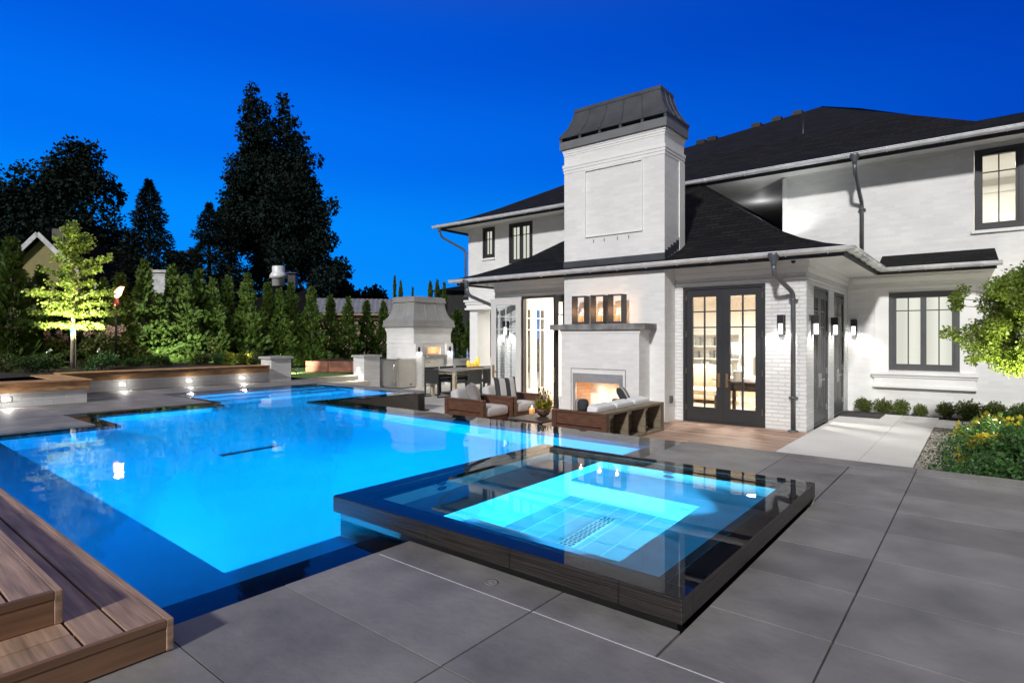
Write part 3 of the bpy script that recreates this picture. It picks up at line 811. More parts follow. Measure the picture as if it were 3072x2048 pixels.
# chimney -------------------------------------------------------------
cx0, cx1, cy0, cy1 = -6.917, -4.645, 10.29, 11.2
mb = MB(); mb.box(cx0, cx1, cy0, cy1, 2.7, 5.165)
ch = hpart(mb, 'chimney', mt['brick_fine'])
mb = MB()
for z0, z1, p in ((4.66, 4.72, .008), (4.72, 4.78, .018), (4.78, 4.84, .028), (5.03, 5.075, .008), (5.075, 5.12, .018), (5.12, 5.164, .028)):
    mb.box(cx0 - p, cx1 + p, cy0 - p, cy1 + p, z0 + .001, z1)
for (a, b, c, d) in ((-6.39, -5.095, 4.62, 4.64), (-6.39, -5.095, 3.25, 3.27)): mb.box(a, b, cy0 - .03, cy0 - .001, c, d)
for a in (-6.39, -5.11): mb.box(a, a + .015, cy0 - .03, cy0 - .001, 3.27, 4.62)
mb.box(cx1 + .001, cx1 + .02, 10.95, cy1, 2.7, 4.66)
mb.build('brick_band', mt['stucco'], ch)
mb = MB()
for x in (-6.2, -5.95, -5.65, -5.4): mb.box(x, x + .012, cy0 - .006, cy0 - .001, 3.13, 3.2)
mb.build('weep_hole', mt['black'], ch, each=True)
mb = MB()
p = .07
mb.mi = 2; mb.box(cx0 - p, cx1 + p, cy0 - p, cy1 + p, 5.166, 5.325); mb.mi = 0
mb.box(cx0 - p - .012, cx1 + p + .012, cy0 - p - .012, cy1 + p + .012, 5.40, 5.425)
n = 5
for k in range(n + 1):
    w = .055; x = cx0 - p + (cx1 - cx0 + 2 * p - w) * k / n
    mb.box(x, x + w, cy0 - p + .002, cy1 + p - .002, 5.325, 5.40)
mb.mi = 1; mb.box(cx0, cx1, cy0, cy1, 5.326, 5.399); mb.mi = 0
# concave mansard
prof = [(-.085, 5.426), (-.03, 5.50), (.035, 5.60), (.09, 5.72), (.13, 5.85), (.16, 5.975)]
vs = []; fs = []
for d, z in prof: vs += [(cx0 + d, cy0 + d, z), (cx1 - d, cy0 + d, z), (cx1 - d, cy1 - d, z), (cx0 + d, cy1 - d, z)]
for i in range(len(prof) - 1):
    for k in range(4): fs.append((i * 4 + k, i * 4 + (k + 1) % 4, (i + 1) * 4 + (k + 1) % 4, (i + 1) * 4 + k))
mb.add(vs, fs)
d = .15
mb.box(cx0 + d, cx1 - d, cy0 + d, cy1 - d, 5.976, 6.045)
# standing seams
for k in range(1, 5):
    f = k / 5
    for (yy, sg) in (('f', 1),):
        pts = []
        for d, z in prof:
            xa, xb = cx0 + d, cx1 - d
            pts.append((xa + (xb - xa) * f, cy0 + d - .006, z))
        mb.tube(pts, .013, 6)
for k in (1, 2):
    pts = [(cx1 - d + .006, cy0 + d + (cy1 - cy0 - 2 * d) * k / 3, z) for d, z in prof]; mb.tube(pts, .013, 6)
for (sx, sy) in ((0, 0), (1, 0), (1, 1)):
    pts = [((cx1 - d) if sx else (cx0 + d), (cy1 - d) if sy else (cy0 + d), z) for d, z in prof]; mb.tube(pts, .011, 6)
mb.build('chimney_cap', [mt['lead'], mt['black'], mt['leadpale']], ch)
mb = MB()
mb.box(cx0 - .012, cx1 + .012, cy0 - .02, cy0 - .002, 2.66, 2.79)
for k in range(7):
    y0 = cy0 + k * .13; z0 = 2.68 + .062 * k
    mb.box(cx1 + .001, cx1 + .012, y0, y0 + .13, z0, z0 + .17)
mb.build('flashing', mt['lead'], ch)
lamp('POINT', (-4.25, 14.3, 4.5), 1.6, (1, .98, 1), size=0); lamp('POINT', (-4.75, 16.8, 4.62), 5.0, (1, .98, 1), size=0)
lamp('SPOT', (-3.25, 14.25, 3.42), 30, (.96, 1., .97), size=.02, dirv=(-.25, -.1, 1), angle=165, blend=.9)   # wall-washer tucked behind the hip
# windows and doors ----------------------------------------------------
def leaf(pl, u0, u1, z0, z1, fr, mat, d0, d1, gl0, st=.125, top=.14, bot=.25, mun=(), vm=True, parent=None, sub='door_leaf'):
    mb = MB()
    pl.box(mb, u0, u0 + st, z0, z1, d0, d1); pl.box(mb, u1 - st, u1, z0, z1, d0, d1)
    pl.box(mb, u0 + st, u1 - st, z0, z0 + bot, d0, d1); pl.box(mb, u0 + st, u1 - st, z1 - top, z1, d0, d1)
    m = (d0 + d1) / 2
    uc = (u0 + u1) / 2
    if vm: pl.box(mb, uc - .012, uc + .012, z0 + bot, z1 - top, m - .018, m + .018)
    for z in mun:
        if vm: pl.box(mb, u0 + st, uc - .0121, z - .011, z + .011, m - .0178, m + .0178); pl.box(mb, uc + .0121, u1 - st, z - .011, z + .011, m - .0178, m + .0178)
        else: pl.box(mb, u0 + st, u1 - st, z - .011, z + .011, m - .0178, m + .0178)
    mb.build(sub, mat, parent)
    mb = MB(); pl.box(mb, u0 + st - .004, u1 - st + .004, z0 + bot - .004, z1 - top + .004, m - .003, m + .003); mb.build('pane', gl0, parent)
def french(pl, u0, u1, z0, z1, mat, name='french_door', recess=.03, label=None, handles=True, hmat=None, mun=(1.676, 1.378)):
    mb = MB(); f = .05
    pl.box(mb, u0, u0 + f, z0, z1, -recess - .1, -recess + .02); pl.box(mb, u1 - f, u1, z0, z1, -recess - .1, -recess + .02)
    pl.box(mb, u0 + f, u1 - f, z1 - f, z1, -recess - .1, -recess + .02); pl.box(mb, u0 + f, u1 - f, z0, z0 + .025, -recess - .12, -recess + .035)
    o = mb.build(name, mat, HOUSE)
    if label: o['label'] = label
    uc = (u0 + u1) / 2; z0 += .028
    for a, b in ((u0 + f + .002, uc - .002), (uc + .002, u1 - f - .002)):
        leaf(pl, a, b, z0, z1 - f - .002, o, mat, -recess - .055, -recess - .005, mt['glass'], mun=mun, parent=o)
    if handles:
        hm = hmat or mt['brass']
        for s in (-1, 1):
            mb = MB(); c = uc + s * .075
            pl.box(mb, c - .022, c + .022, .26, .52, -recess - .005, -recess + .008)
            pl.box(mb, min(c, c + s * .115), max(c, c + s * .115), .395, .412, -recess + .035, -recess + .05); pl.box(mb, c - .01, c + .01, .392, .415, -recess + .008, -recess + .05)
            mb.build('handle', hm, o)
        for uu in (u0 + f, u1 - f):
            mb = MB()
            for z in (-.15, .55, 1.25, 1.95): pl.box(mb, uu - .008, uu + .008, z - .055, z + .055, -recess - .01, -recess + .012)
            mb.build('hinge', hm, o, each=True)
    return o
french(FR, -4.488, -2.977, ZP + .01, 2.148, mt['bronze'], label='closed dark French doors with brass handles facing the pool')
french(SD, 11.335, 12.625, ZP + .01, 2.108, mt['bronze2'], hmat=mt['steel'])
french(SD, 13.145, 14.265, ZP + .01, 2.095, mt['bronze2'], hmat=mt['steel'])
# white doors in the west wall, seen from inside through the open doors
WS = Pl('x', -9.03, 1)
mt['white'] = M('white_joinery', (.80, .76, .68), .5, var=.02)
french(WS, 11.365, 12.655, ZP + .01, 2.09, mt['white'], recess=-.01, handles=False)
# open pair: frame, left leaf swung wide, right leaf square to the wall
mb = MB(); f = .05
FR.box(mb, -8.468, -8.418, ZP, 2.148, -.13, -.01); FR.box(mb, -6.972, -6.922, ZP, 2.148, -.13, -.01); FR.box(mb, -8.418, -6.972, 2.10, 2.148, -.13, -.01)
od = mb.build('french_door', mt['bronze'], HOUSE); od['label'] = 'open French doors left of the fireplace, one leaf swung wide'
class Fp(Pl):
    """a plane turned about an upright hinge"""
    def __init__(s, hx, hy, ang): s.h = (hx, hy); s.c = math.cos(ang); s.s_ = math.sin(ang)
    def box(s, mb, u0, u1, z0, z1, d0, d1):
        k = len(mb.v); mb.box(u0, u1, d0, d1, z0, z1)
        for i in range(k, len(mb.v)):
            x, y, z = mb.v[i]; mb.v[i] = (s.h[0] + x * s.c - y * s.s_, s.h[1] + x * s.s_ + y * s.c, z)
lf = Fp(-8.45, 10.74, math.atan2(-.45, -.55))
mt['greydoor'] = M('white_door_paint', (.60, .60, .60), .5, var=.03)
leaf(lf, 0, .71, ZP + .03, 2.09, None, mt['greydoor'], -.025, .025, mt['glass'], mun=(1.676, 1.378), parent=od)
mb = MB(); lf.box(mb, .63, .68, .24, .54, .026, .036); lf.box(mb, .64, .655, .39, .41, .036, .09); lf.box(mb, .54, .655, .393, .407, .078, .092); mb.build('handle', mt['brass'], od)
rf = Fp(-6.965, 10.74, R(-90))
leaf(rf, 0, .71, ZP + .03, 2.09, None, mt['bronze'], -.055, -.005, mt['glass'], mun=(1.676, 1.378), parent=od)
mb = MB(); rf.box(mb, .7105, .716, .24, .56, -.045, -.015); mb.build('handle', mt['brass'], od)
mb = MB(); rf.box(mb, .7105, .716, 1.28, 1.42, -.045, -.015); mb.build('latch', mt['brass'], od)
# casement windows
def window(pl, u0, u1, z0, z1, mat, glow_panel, n=1, mz=None, label=None, recess=.02, frw=.075):
    mb = MB(); 
    pl.box(mb, u0, u0 + frw, z0, z1, -recess - .1, .025); pl.box(mb, u1 - frw, u1, z0, z1, -recess - .1, .025)
    pl.box(mb, u0 + frw, u1 - frw, z1 - frw, z1, -recess - .1, .025); pl.box(mb, u0 + frw, u1 - frw, z0, z0 + frw, -recess - .1, .025)
    w = (u1 - u0 - 2 * frw) / n
    for k in range(n):
        a = u0 + frw + k * w; b = a + w; s = .05
        pl.box(mb, a, a + s, z0 + frw, z1 - frw, -.08, -.002); pl.box(mb, b - s, b, z0 + frw, z1 - frw, -.08, -.002)
        pl.box(mb, a + s, b - s, z0 + frw, z0 + frw + s, -.08, -.002); pl.box(mb, a + s, b - s, z1 - frw - s, z1 - frw, -.08, -.002)
        c = (a + b) / 2; pl.box(mb, c - .011, c + .011, z0 + frw + s, z1 - frw - s, -.055, -.025)
        if mz: pl.box(mb, a + s, c - .0112, mz - .011, mz + .011, -.0548, -.0252); pl.box(mb, c + .0112, b - s, mz - .011, mz + .011, -.0548, -.0252)
    o = mb.build('window', mat, HOUSE)
    if label: o['label'] = label
    mb = MB(); pl.box(mb, u0 + frw, u1 - frw, z0 + frw, z1 - frw, -.043, -.037); mb.build('pane', mt['glass'], o)
    if glow_panel:
        mb = MB(); pl.box(mb, u0 + .02, u1 - .02, z0 + .02, z1 - .02, -.22, -.215); mb.build('glow_panel', glow_panel, o)  # glowing sheet added in place of a lit room behind the pane
    return o
def glowmat(name, c, s, stripes=14.):
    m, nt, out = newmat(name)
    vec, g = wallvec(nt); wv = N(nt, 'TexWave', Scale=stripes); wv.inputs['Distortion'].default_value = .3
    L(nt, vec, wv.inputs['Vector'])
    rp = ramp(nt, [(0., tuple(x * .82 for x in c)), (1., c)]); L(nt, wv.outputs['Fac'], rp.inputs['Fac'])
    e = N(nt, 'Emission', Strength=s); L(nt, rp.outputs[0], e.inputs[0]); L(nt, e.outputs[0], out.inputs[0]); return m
bl1 = glowmat('striped_window_glow', (.93, .90, .78), .95); bl2 = glowmat('soft_window_glow', (.93, .90, .78), 1.1, .7)
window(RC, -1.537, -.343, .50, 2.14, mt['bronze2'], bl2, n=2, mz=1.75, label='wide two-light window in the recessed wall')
window(RC, -.11, .63, 3.315, 4.885, mt['bronze'], None, n=1, mz=4.43, label='tall upper window at the right')
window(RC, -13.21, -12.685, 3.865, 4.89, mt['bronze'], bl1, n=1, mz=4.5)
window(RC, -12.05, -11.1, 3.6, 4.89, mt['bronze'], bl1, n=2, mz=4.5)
# surround and sill block of the recess window
mb = MB()
RC.box(mb, -1.79, -1.54, .46, 2.2, .001, .06); RC.box(mb, -.34, -.09, .46, 2.2, .001, .06)
hpart(mb, 'window_surround', mt['stucco'], each=True)
mb = MB()
RC.box(mb, -1.845, -.045, .40, .47, .001, .16); RC.box(mb, -1.825, -.065, .35, .399, .001, .12); RC.box(mb, -1.80, -.09, .18, .349, .001, .09); RC.box(mb, -1.82, -.07, .13, .179, .001, .12)
hpart(mb, 'window_sill', mt['stucco'])
mb = MB()
for a, b, c in ((-13.24, -12.66, 3.80), (-.16, .68, 3.24)): RC.box(mb, a, b, c, c + .06, .001, .05)
hpart(mb, 'window_sill', mt['stucco'], each=True)
# rooms behind the glass -----------------------------------------------
mb = MB()
z1 = 2.42
mb.add([(-9.02, 11.05, ZP), (-2.58, 11.05, ZP), (-2.58, 19, ZP), (-9.02, 19, ZP)], [(0, 1, 2, 3)])
hpart(mb, 'interior_floor', mt['infloor'])
mb = MB()
mb.box(-9.02, -2.3, 11.05, 19, 2.43, 2.46)                       # ceiling
mb.box(-9.02, -2.3, 19.0, 19.1, ZP, 2.43)
mb.box(-9.05, -9.02, 12.7, 19, ZP, 2.43)
mb.box(-2.58, -2.3, 14.96, 19, ZP, 2.43)
mb.box(-9.0, -2.6, 18.92, 18.999, ZP, ZP + .14); mb.box(-9.0, -2.6, 18.9, 18.999, 2.28, 2.43)
for xx in (-8.2, -6.1, -4.6, -3.4): mb.box(xx, xx + .1, 18.94, 18.999, ZP + .141, 2.279)
# chimney back between the doors, inside
mb.box(-6.6, -5.0, 11.05, 11.35, ZP, 2.43)
hpart(mb, 'interior_wall', mt['inroom'])
mb = MB()   # upstairs corner behind the upper window
mb.box(-1.2, 1.6, 17.5, 17.6, 2.7, 4.95); mb.box(-1.2, -1.1, 14.96, 17.5, 2.7, 4.95); mb.box(1.5, 1.6, 14.96, 17.5, 2.7, 4.95); mb.box(-1.1, 1.5, 14.96, 17.5, 4.86, 4.92); mb.box(-1.1, 1.5, 14.96, 17.5, 2.7, 2.76)
mb.box(-.6, -.45, 17.4, 17.499, 2.77, 4.55); mb.box(.2, 1.2, 17.3, 17.499, 2.77, 4.0); mb.box(-.9, 1.4, 17.42, 17.499, 4.55, 4.7)
hpart(mb, 'interior_wall', mt['inroom'])
warm = (1., .94, .83)
for x, y in ((-3.6, 12.6), (-5.8, 13.2), (-7.8, 12.4), (-7.6, 15.5), (-5.0, 16.6), (-3.4, 17.3)):
    lamp('AREA', (x, y, 2.41), 140, warm, size=.5, dirv=(0, 0, -1), spread=170)
lamp('AREA', (.2, 16.2, 4.84), 46, (1, .94, .84), size=.5, dirv=(0, 0, -1), spread=170)
lamp('AREA', (-11.8, 16.5, 2.44), 90, (1, .93, .8), size=.6, dirv=(0, 0, -1), spread=170)
lamp('AREA', (-12.6, 19, 2.44), 50, (1, .93, .8), size=.5, dirv=(0, 0, -1), spread=170)
# ------------------------------------------------------------------ outdoor fireplace
def fireplace():
    t = thing('outdoor_fireplace', 'white brick outdoor fireplace with a burning fire and grey stone mantel', 'fireplace', (-5.8, 10.0, ZP))
    Y0, Yb = 9.85, 10.288; x0, x1 = -6.70, -4.95
    o0, o1, oz = -6.335, -5.355, .30
    mb = MB()
    mb.box(x0, o0, Y0, Yb, ZP - .02, 1.335); mb.box(o1, x1, Y0, Yb, ZP - .02, 1.335); mb.box(o0, o1, Y0 + .001, Yb, oz + .17, 1.335)
    s = mb.build('surround', mt['brick_fine'], t)
    mb = MB()
    mb.box(x0 - .015, x1 + .03, Y0 - .015, Yb, 1.27, 1.335 + .002)
    mb.box(x1 + .001, x1 + .045, Y0 - .02, Yb, ZP, -.02); mb.box(x0 - .04, x0 - .001, Y0 - .02, Yb, ZP, -.02)
    mb.build('trim', mt['stucco'], s, each=True)
    mb = MB()
    for a in ((-6.46, -6.448, ZP, .56), (-5.238, -5.226, ZP, .56)): mb.box(a[0], a[1], Y0 - .004, Y0 - .001, a[2], a[3])
    mb.box(-6.46, -5.226, Y0 - .004, Y0 - .001, .561, .571)
    mb.build('reveal_line', mt['outlet'], s)
    mb = MB(); mb.box(-6.93, -4.80, Y0 - .08, Yb - .001, 1.338, 1.452); mb.build('mantel', mt['mantel'], t, bevel=.006)
    # firebox: warm brick lining
    mb = MB(); ym = YF + .2
    v = [(o0, Y0 + .02), (-6.15, ym), (-5.54, ym), (o1, Y0 + .02)]
    for p, q in zip(v, v[1:]): mb.add([(*p, ZP), (*q, ZP), (*q, .52), (*p, .52)], [(3, 2, 1, 0)])
    mb.add([(*p, ZP + .02) for p in v], [(0, 3, 2, 1)]); mb.add([(*p, .52) for p in v], [(0, 1, 2, 3)])
    mb.build('firebox', mt['firebrick'], t)
    mb = MB()
    mb.box(o0 - .07, o1 + .07, Y0 - .022, Y0 - .005, oz, oz + .175); mb.box(o0 - .07, o0, Y0 - .02, Y0 - .004, ZP, oz - .001); mb.box(o1, o1 + .07, Y0 - .02, Y0 - .004, ZP, oz - .001)
    mb.build('steel_hood', mt['chrome'], t)
    for k in range(4):
        mb = MB(); a = random.uniform(-.3, .3)
        c = Vector((-5.85 + .12 * (k - 1.5), 10.25, ZP + .12 + .06 * (k % 2)))
        mb.tube([c - Vector((.24 * math.cos(a), .24 * math.sin(a), .02)), c + Vector((.24 * math.cos(a), .24 * math.sin(a), .02))], .05, 9)
        mb.build('log', mt['darkbark'], t)
    # flames: tapering tongues
    spec = [(-6.12, .20, .05), (-6.02, .32, .07), (-5.9, .24, .06), (-5.82, .42, .085), (-5.72, .46, .09), (-5.62, .36, .08), (-5.53, .22, .06), (-5.95, .5, .05)]
    for k, (x, h, r) in enumerate(spec):
        mb = MB(); y = 10.2 + .05 * ((k * 7) % 3); b = ZP + .14
        pts = []; rr = []
        for j in range(9):
            f = j / 8
            pts.append((x + .04 * math.sin(f * 4 + k) * f, y + .02 * math.sin(k + f * 3), b + h * f)); rr.append(r * (math.sin(math.pi * min(1, f * .9 + .12)) ** .8) * (1 - f * .55) * (1 if j < 8 else .05))
        mb.tube(pts, rr, 10); mb.build('flame', mt['flame'], t)
    lamp('POINT', (-5.8, 10.12, -.02), 7, (1, .60, .36), size=.12)
    lamp('POINT', (-6.0, 10.25, .12), 2, (1, .6, .36), size=.08)
mt['mantel'] = M('weathered_stone_beam', (.20, .20, .20), .8, var=.45, vscale=5, bump=.004, bscale=18, detail=8)
mt['firebrick'] = brickmat('fire_brick', (.55, .36, .24), bw=.23, rh=.075, bump=.003, mortar=.7)
def flamemat(name, inner, outer, s):
    m, nt, out = newmat(name)
    lw = N(nt, 'LayerWeight', Blend=.45); rp = ramp(nt, [(.1, inner), (.75, outer)]); L(nt, lw.outputs['Facing'], rp.inputs['Fac'])
    e = N(nt, 'Emission', Strength=s); L(nt, rp.outputs[0], e.inputs[0]); tr = N(nt, 'BsdfTransparent')
    mr = N(nt, 'MapRange'); mr.inputs['From Min'].default_value = .25; mr.inputs['From Max'].default_value = .95; L(nt, lw.outputs['Facing'], mr.inputs['Value'])
    mx = N(nt, 'MixShader'); L(nt, mr.outputs[0], mx.inputs[0]); L(nt, e.outputs[0], mx.inputs[1]); L(nt, tr.outputs[0], mx.inputs[2]); L(nt, mx.outputs[0], out.inputs[0]); return m
mt['flame'] = flamemat('flame', (1, .82, .45), (1, .30, .05), 3.2)
mt['wick'] = emit('candle_flame', (1, .72, .34), 14)
mt['wax'] = None
def waxmat():
    m, nt, out = newmat('amber_candle_wax')
    p = N(nt, 'BsdfPrincipled', Roughness=.5); p.inputs['Base Color'].default_value = (.85, .45, .18, 1); p.inputs['Emission Color'].default_value = (1, .42, .12, 1); p.inputs['Emission Strength'].default_value = .55
    L(nt, p.outputs[0], out.inputs[0]); return m
mt['wax'] = waxmat()
fireplace()
# ------------------------------------------------------------------ lanterns on the mantel
def lanterns():
    xs = (-6.32, -5.885, -5.49); labels = ('black lantern with a lit candle at the mantel end nearest the open door', 'black candle lantern in the middle of the mantel', 'black candle lantern on the mantel farthest from the open door')
    root = None
    for k, x in enumerate(xs):
        loc = (x, 10.0, 1.453)
        if root is None:
            t = thing('candle_lantern', labels[0], 'lantern', loc, R(0), 'lanterns on the mantel'); root = t
            w, d, h = .30, .21, .57
            mb = MB()
            mb.box(-w / 2, w / 2, -d / 2, d / 2, 0, .045); mb.box(-w / 2, w / 2, -d / 2, d / 2, h - .02, h)
            mb.box(-w / 2, -w / 2 + .012, -d / 2, d / 2, .046, h - .021); mb.box(w / 2 - .012, w / 2, -d / 2, d / 2, .046, h - .021)
            mb.build('case', mt['lantern'], t, world=False)
            mb = MB(); mb.lathe([(.055, .046), (.055, .17), (.045, .175), (.01, .172)], n=18); c = mb.build('candle', mt['wax'], t, world=False)
            mb = MB(); mb.tube([(0, 0, .172), (.002, 0, .19), (0, 0, .215), (0, 0, .24)], [.006, .016, .012, .002], 10); mb.build('flame', mt['wick'], c, world=False)
        else: dup(root, loc, label=labels[k])
        lamp('POINT', (x, 10.0, 1.453 + .27), 2.6, (1, .52, .22), size=.03)
mt['lantern'] = M('matt_dark_metal', (.06, .058, .062), .5, var=.1)
lanterns()
# ------------------------------------------------------------------ wall sconces
SC = []
def sconce(loc, rz, label):
    if not SC:
        t = thing('wall_sconce', label, 'wall light', loc, rz, 'lit wall sconces on the house'); SC.append(t)
        mb = MB(); mb.box(-.06, .06, -.012, 0, -.17, .17); mb.build('backplate', mt['black'], t, world=False)
        mb = MB(); mb.box(-.05, .05, -.125, -.02, .02, .17); mb.box(-.02, .02, -.04, -.012, .05, .1); mb.build('shade', mt['black'], t, world=False)
        mb = MB()
        for sx in (-1, 1):
            for y in (-.122, -.023): mb.box(sx * .047 - .003, sx * .047 + .003, y - .003, y + .003, -.17, .02)
        for (a_, b_, c_, d_) in ((-.05, .05, -.125, -.119), (-.05, .05, -.026, -.02), (-.05, -.044, -.119, -.026), (.044, .05, -.119, -.026)): mb.box(a_, b_, c_, d_, -.176, -.17)
        mb.build('cage', mt['black'], t, world=False)
        mb = MB(); mb.lathe([(.034, -.165), (.036, -.1), (.036, .018)], (0, -.072, 0), 16); mb.build('glass_tube', mt['frost'], t, world=False)
    else:
        t = dup(SC[0], loc, rz, label)
    c, s = math.cos(rz), math.sin(rz)
    # bulb light: sits under the shade and shines down and out
    o = (loc[0] + s * .19, loc[1] - c * .19, loc[2] - .06)
    lamp('POINT', (loc[0] + s * .072, loc[1] - c * .072, loc[2] - .09), 6, (1, .97, .92), size=.02)
    lamp('SPOT', o, 19, (1, .96, .90), size=.03, dirv=(-s * .18, c * .18, -1), angle=140, blend=.5)
def frost():
    m, nt, out = newmat('lit_frosted_glass'); e = N(nt, 'Emission', Strength=3.2); e.inputs[0].default_value = (1, .98, .94, 1); L(nt, e.outputs[0], out.inputs[0]); return m
mt['frost'] = frost()
sconce((-2.70, YF - .001, 1.41), 0, 'lit black wall sconce on the house front right of the closed French doors')
sconce((XS + .001, 11.16, 1.41), R(90), 'lit black wall sconce on the side wall by the house corner')
sconce((XS + .001, 12.88, 1.41), R(90), 'lit black wall sconce on the side wall between the two side doors')
sconce((-2.19, YR - .001, 1.41), 0, 'lit black wall sconce in the recess corner left of the wide window')
sconce((-8.9, YF - .001, 1.41), 0, 'lit black wall sconce behind the glass of the open door')
# small fittings on the house
mb = MB(); mb.box(-4.645, -4.60, 10.5, 10.58, -.07, .07); o = mb.build('outdoor_socket', mt['outlet'], bevel=.008); tag(o, 'small dark outdoor socket cover on the side of the chimney breast', 'socket')
mb = MB(); mb.box(XS, XS + .02, 10.95, 11.0, 1.5, 1.58); o = mb.build('doorbell_plate', mt['outlet']); tag(o, 'small grey plate above the sconce at the house corner', 'plate')
for i, (x, y) in enumerate(((-2.45, 10.5), (-9.3, 10.5))):
    t = thing('eave_camera', ('small dome camera under the eave beside the right downpipe', 'white dome camera under the eave above the open door')[i], 'camera', (x, y, 2.505))
    mb = MB(); mb.lathe([(.05, -.03), (.055, 0)], n=14); mb.build('mount', mt['stucco'], t, world=False)
    mb = MB(); mb.lathe([(.006, -.075), (.03, -.066), (.04, -.03)], n=14); mb.build('lens', mt['black'] if i == 0 else mt['stucco'], t, world=False)
mb = MB(); mb.box(-2.30, -1.565, 13.42, 14.34, ZP + .003, ZP + .016); o = mb.build('doormat', mt['mat']); tag(o, 'dark rectangular doormat on the pale concrete by the side door', 'doormat')
# ------------------------------------------------------------------ furniture seen indoors
def indoor():
    t = thing('indoor_sofa', 'cream sofa inside the house behind the left door leaf', 'sofa', (-5.6, 14.1, ZP))
    mb = MB(); mb.box(-6.9, -4.7, 13.75, 14.7, ZP + .12, ZP + .42); mb.build('base', mt['cream'], t, bevel=.03)
    for k in range(2):
        mb = MB(); mb.blob((-6.32 + 1.06 * k, 14.35, ZP + .50), (1.04, .75, .2), p=5, q=3); mb.build('seat_cushion', mt['cream'], t)
        mb = MB(); mb.blob((-6.32 + 1.06 * k, 13.9, ZP + .66), (1.04, .3, .6), p=5, q=3); mb.build('back_cushion', mt['cream'], t)
    for k in range(4):
        mb = MB(); mb.box(-6.85 + 2.05 * (k % 2), -6.78 + 2.05 * (k % 2), 13.8 + .8 * (k // 2), 13.87 + .8 * (k // 2), ZP, ZP + .12); mb.build('leg', mt['darkwood'], t)
    t = thing('indoor_bench', 'tan upholstered bench with dark legs inside the glazed doors', 'bench', (-4.4, 12.6, ZP))
    mb = MB(); mb.box(-5.3, -4.35, 12.35, 12.95, ZP + .36, ZP + .47); mb.build('seat', mt['cream'], t, bevel=.02)
    for k in range(4):
        mb = MB(); mb.box(-5.26 + .8 * (k % 2), -5.18 + .8 * (k % 2), 12.39 + .46 * (k // 2), 12.47 + .46 * (k // 2), ZP, ZP + .36); mb.build('leg', mt['darkwood'], t)
    t = thing('desk', 'dark wooden desk just inside the right glazed door', 'desk', (-3.5, 12.0, ZP))
    mb = MB(); mb.box(-4.05, -2.75, 11.5, 12.25, ZP + .70, ZP + .74); mb.box(-4.0, -2.8, 11.55, 12.2, ZP + .56, ZP + .699); mb.build('top', mt['darkwood'], t)
    for k in range(4):
        mb = MB(); mb.box(-4.0 + 1.15 * (k % 2), -3.94 + 1.15 * (k % 2), 11.55 + .59 * (k // 2), 11.61 + .59 * (k // 2), ZP, ZP + .56); mb.build('leg', mt['darkwood'], t)
    t = thing('monitor', 'brown-backed computer screen on the indoor desk', 'screen', (-3.15, 11.9, ZP + .74))
    mb = MB(); mb.box(-3.5, -2.95, 11.86, 11.89, ZP + .86, ZP + 1.22); mb.build('screen', mt['cream'], t)
    mb = MB(); mb.box(-3.26, -3.2, 11.88, 11.91, ZP + .755, ZP + .86); mb.box(-3.36, -3.1, 11.82, 11.98, ZP + .741, ZP + .754); mb.build('stand', mt['steel'], t)
    t = thing('paper_box', 'cream box standing on the desk beside the screen', 'box', (-3.75, 11.75, ZP + .74))
    mb = MB(); mb.box(-3.83, -3.68, 11.68, 11.82, ZP + .741, ZP + .92); mb.build('carton', mt['cream'], t, bevel=.004)
    mb = MB(); mb.box(-3.84, -3.67, 11.67, 11.83, ZP + .921, ZP + .94); mb.build('lid', mt['fabricw'], t)
    t = thing('table_lamp', 'lit white drum table lamp inside the house', 'lamp', (-4.2, 13.35, ZP))
    mb = MB(); mb.lathe([(.2, 1.22), (.22, 1.5), (.215, 1.5), (.195, 1.22)], (-4.2, 13.35, ZP), 24); mb.build('lamp_shade', emit('lit_lampshade', (1, .93, .8), 1.5), t)
    mb = MB(); mb.lathe([(.1, .72), (.1, .74), (.03, .78), (.09, .95), (.03, 1.12), (.012, 1.15), (.012, 1.3)], (-4.2, 13.35, ZP), 18); mb.build('base', mt['fabricw'], t)
    t = thing('side_table', 'pale side table under the indoor table lamp', 'table', (-4.2, 13.35, ZP))
    mb = MB(); mb.lathe([(.28, .69), (.28, .718)], (-4.2, 13.35, ZP), 24); mb.build('top', mt['fabricw'], t)
    mb = MB(); mb.lathe([(.2, 0), (.2, .02), (.03, .04), (.03, .69)], (-4.2, 13.35, ZP), 16); mb.build('pedestal', mt['fabricw'], t)
    t = thing('desk_chair', 'low cream chair behind the indoor desk', 'chair', (-3.4, 12.9, ZP))
    mb = MB(); mb.blob((-3.4, 12.85, ZP + .42), (.6, .6, .18), p=5, q=3); mb.build('seat', mt['cream'], t)
    mb = MB(); mb.blob((-3.4, 13.12, ZP + .68), (.6, .16, .5), p=5, q=3); mb.build('backrest', mt['cream'], t)
    for k in range(4):
        mb = MB(); mb.box(-3.65 + .45 * (k % 2), -3.6 + .45 * (k % 2), 12.6 + .45 * (k // 2), 12.65 + .45 * (k // 2), ZP, ZP + .34); mb.build('leg', mt['darkwood'], t)
    t = thing('wall_bow', 'dark curved branch hung on the indoor wall', 'wall art', (-3.9, 18.85, 1.3))
    mb = MB(); mb.tube([(-4.02, 18.86, .95), (-3.8, 18.86, 1.1), (-3.66, 18.86, 1.3), (-3.66, 18.86, 1.5), (-3.78, 18.86, 1.68), (-3.98, 18.86, 1.85), (-4.05, 18.86, 1.95)], [.02, .04, .05, .045, .05, .035, .02], 8); mb.build('branch', mt['darkbark'], t)
    t = thing('bookcase', 'pale bookcase with objects against the far indoor wall', 'bookcase', (-6.7, 18.7, ZP))
    mb = MB()
    for z in (.1, .5, .9, 1.3, 1.7): mb.box(-7.6, -5.9, 18.55, 18.89, ZP + z, ZP + z + .03)
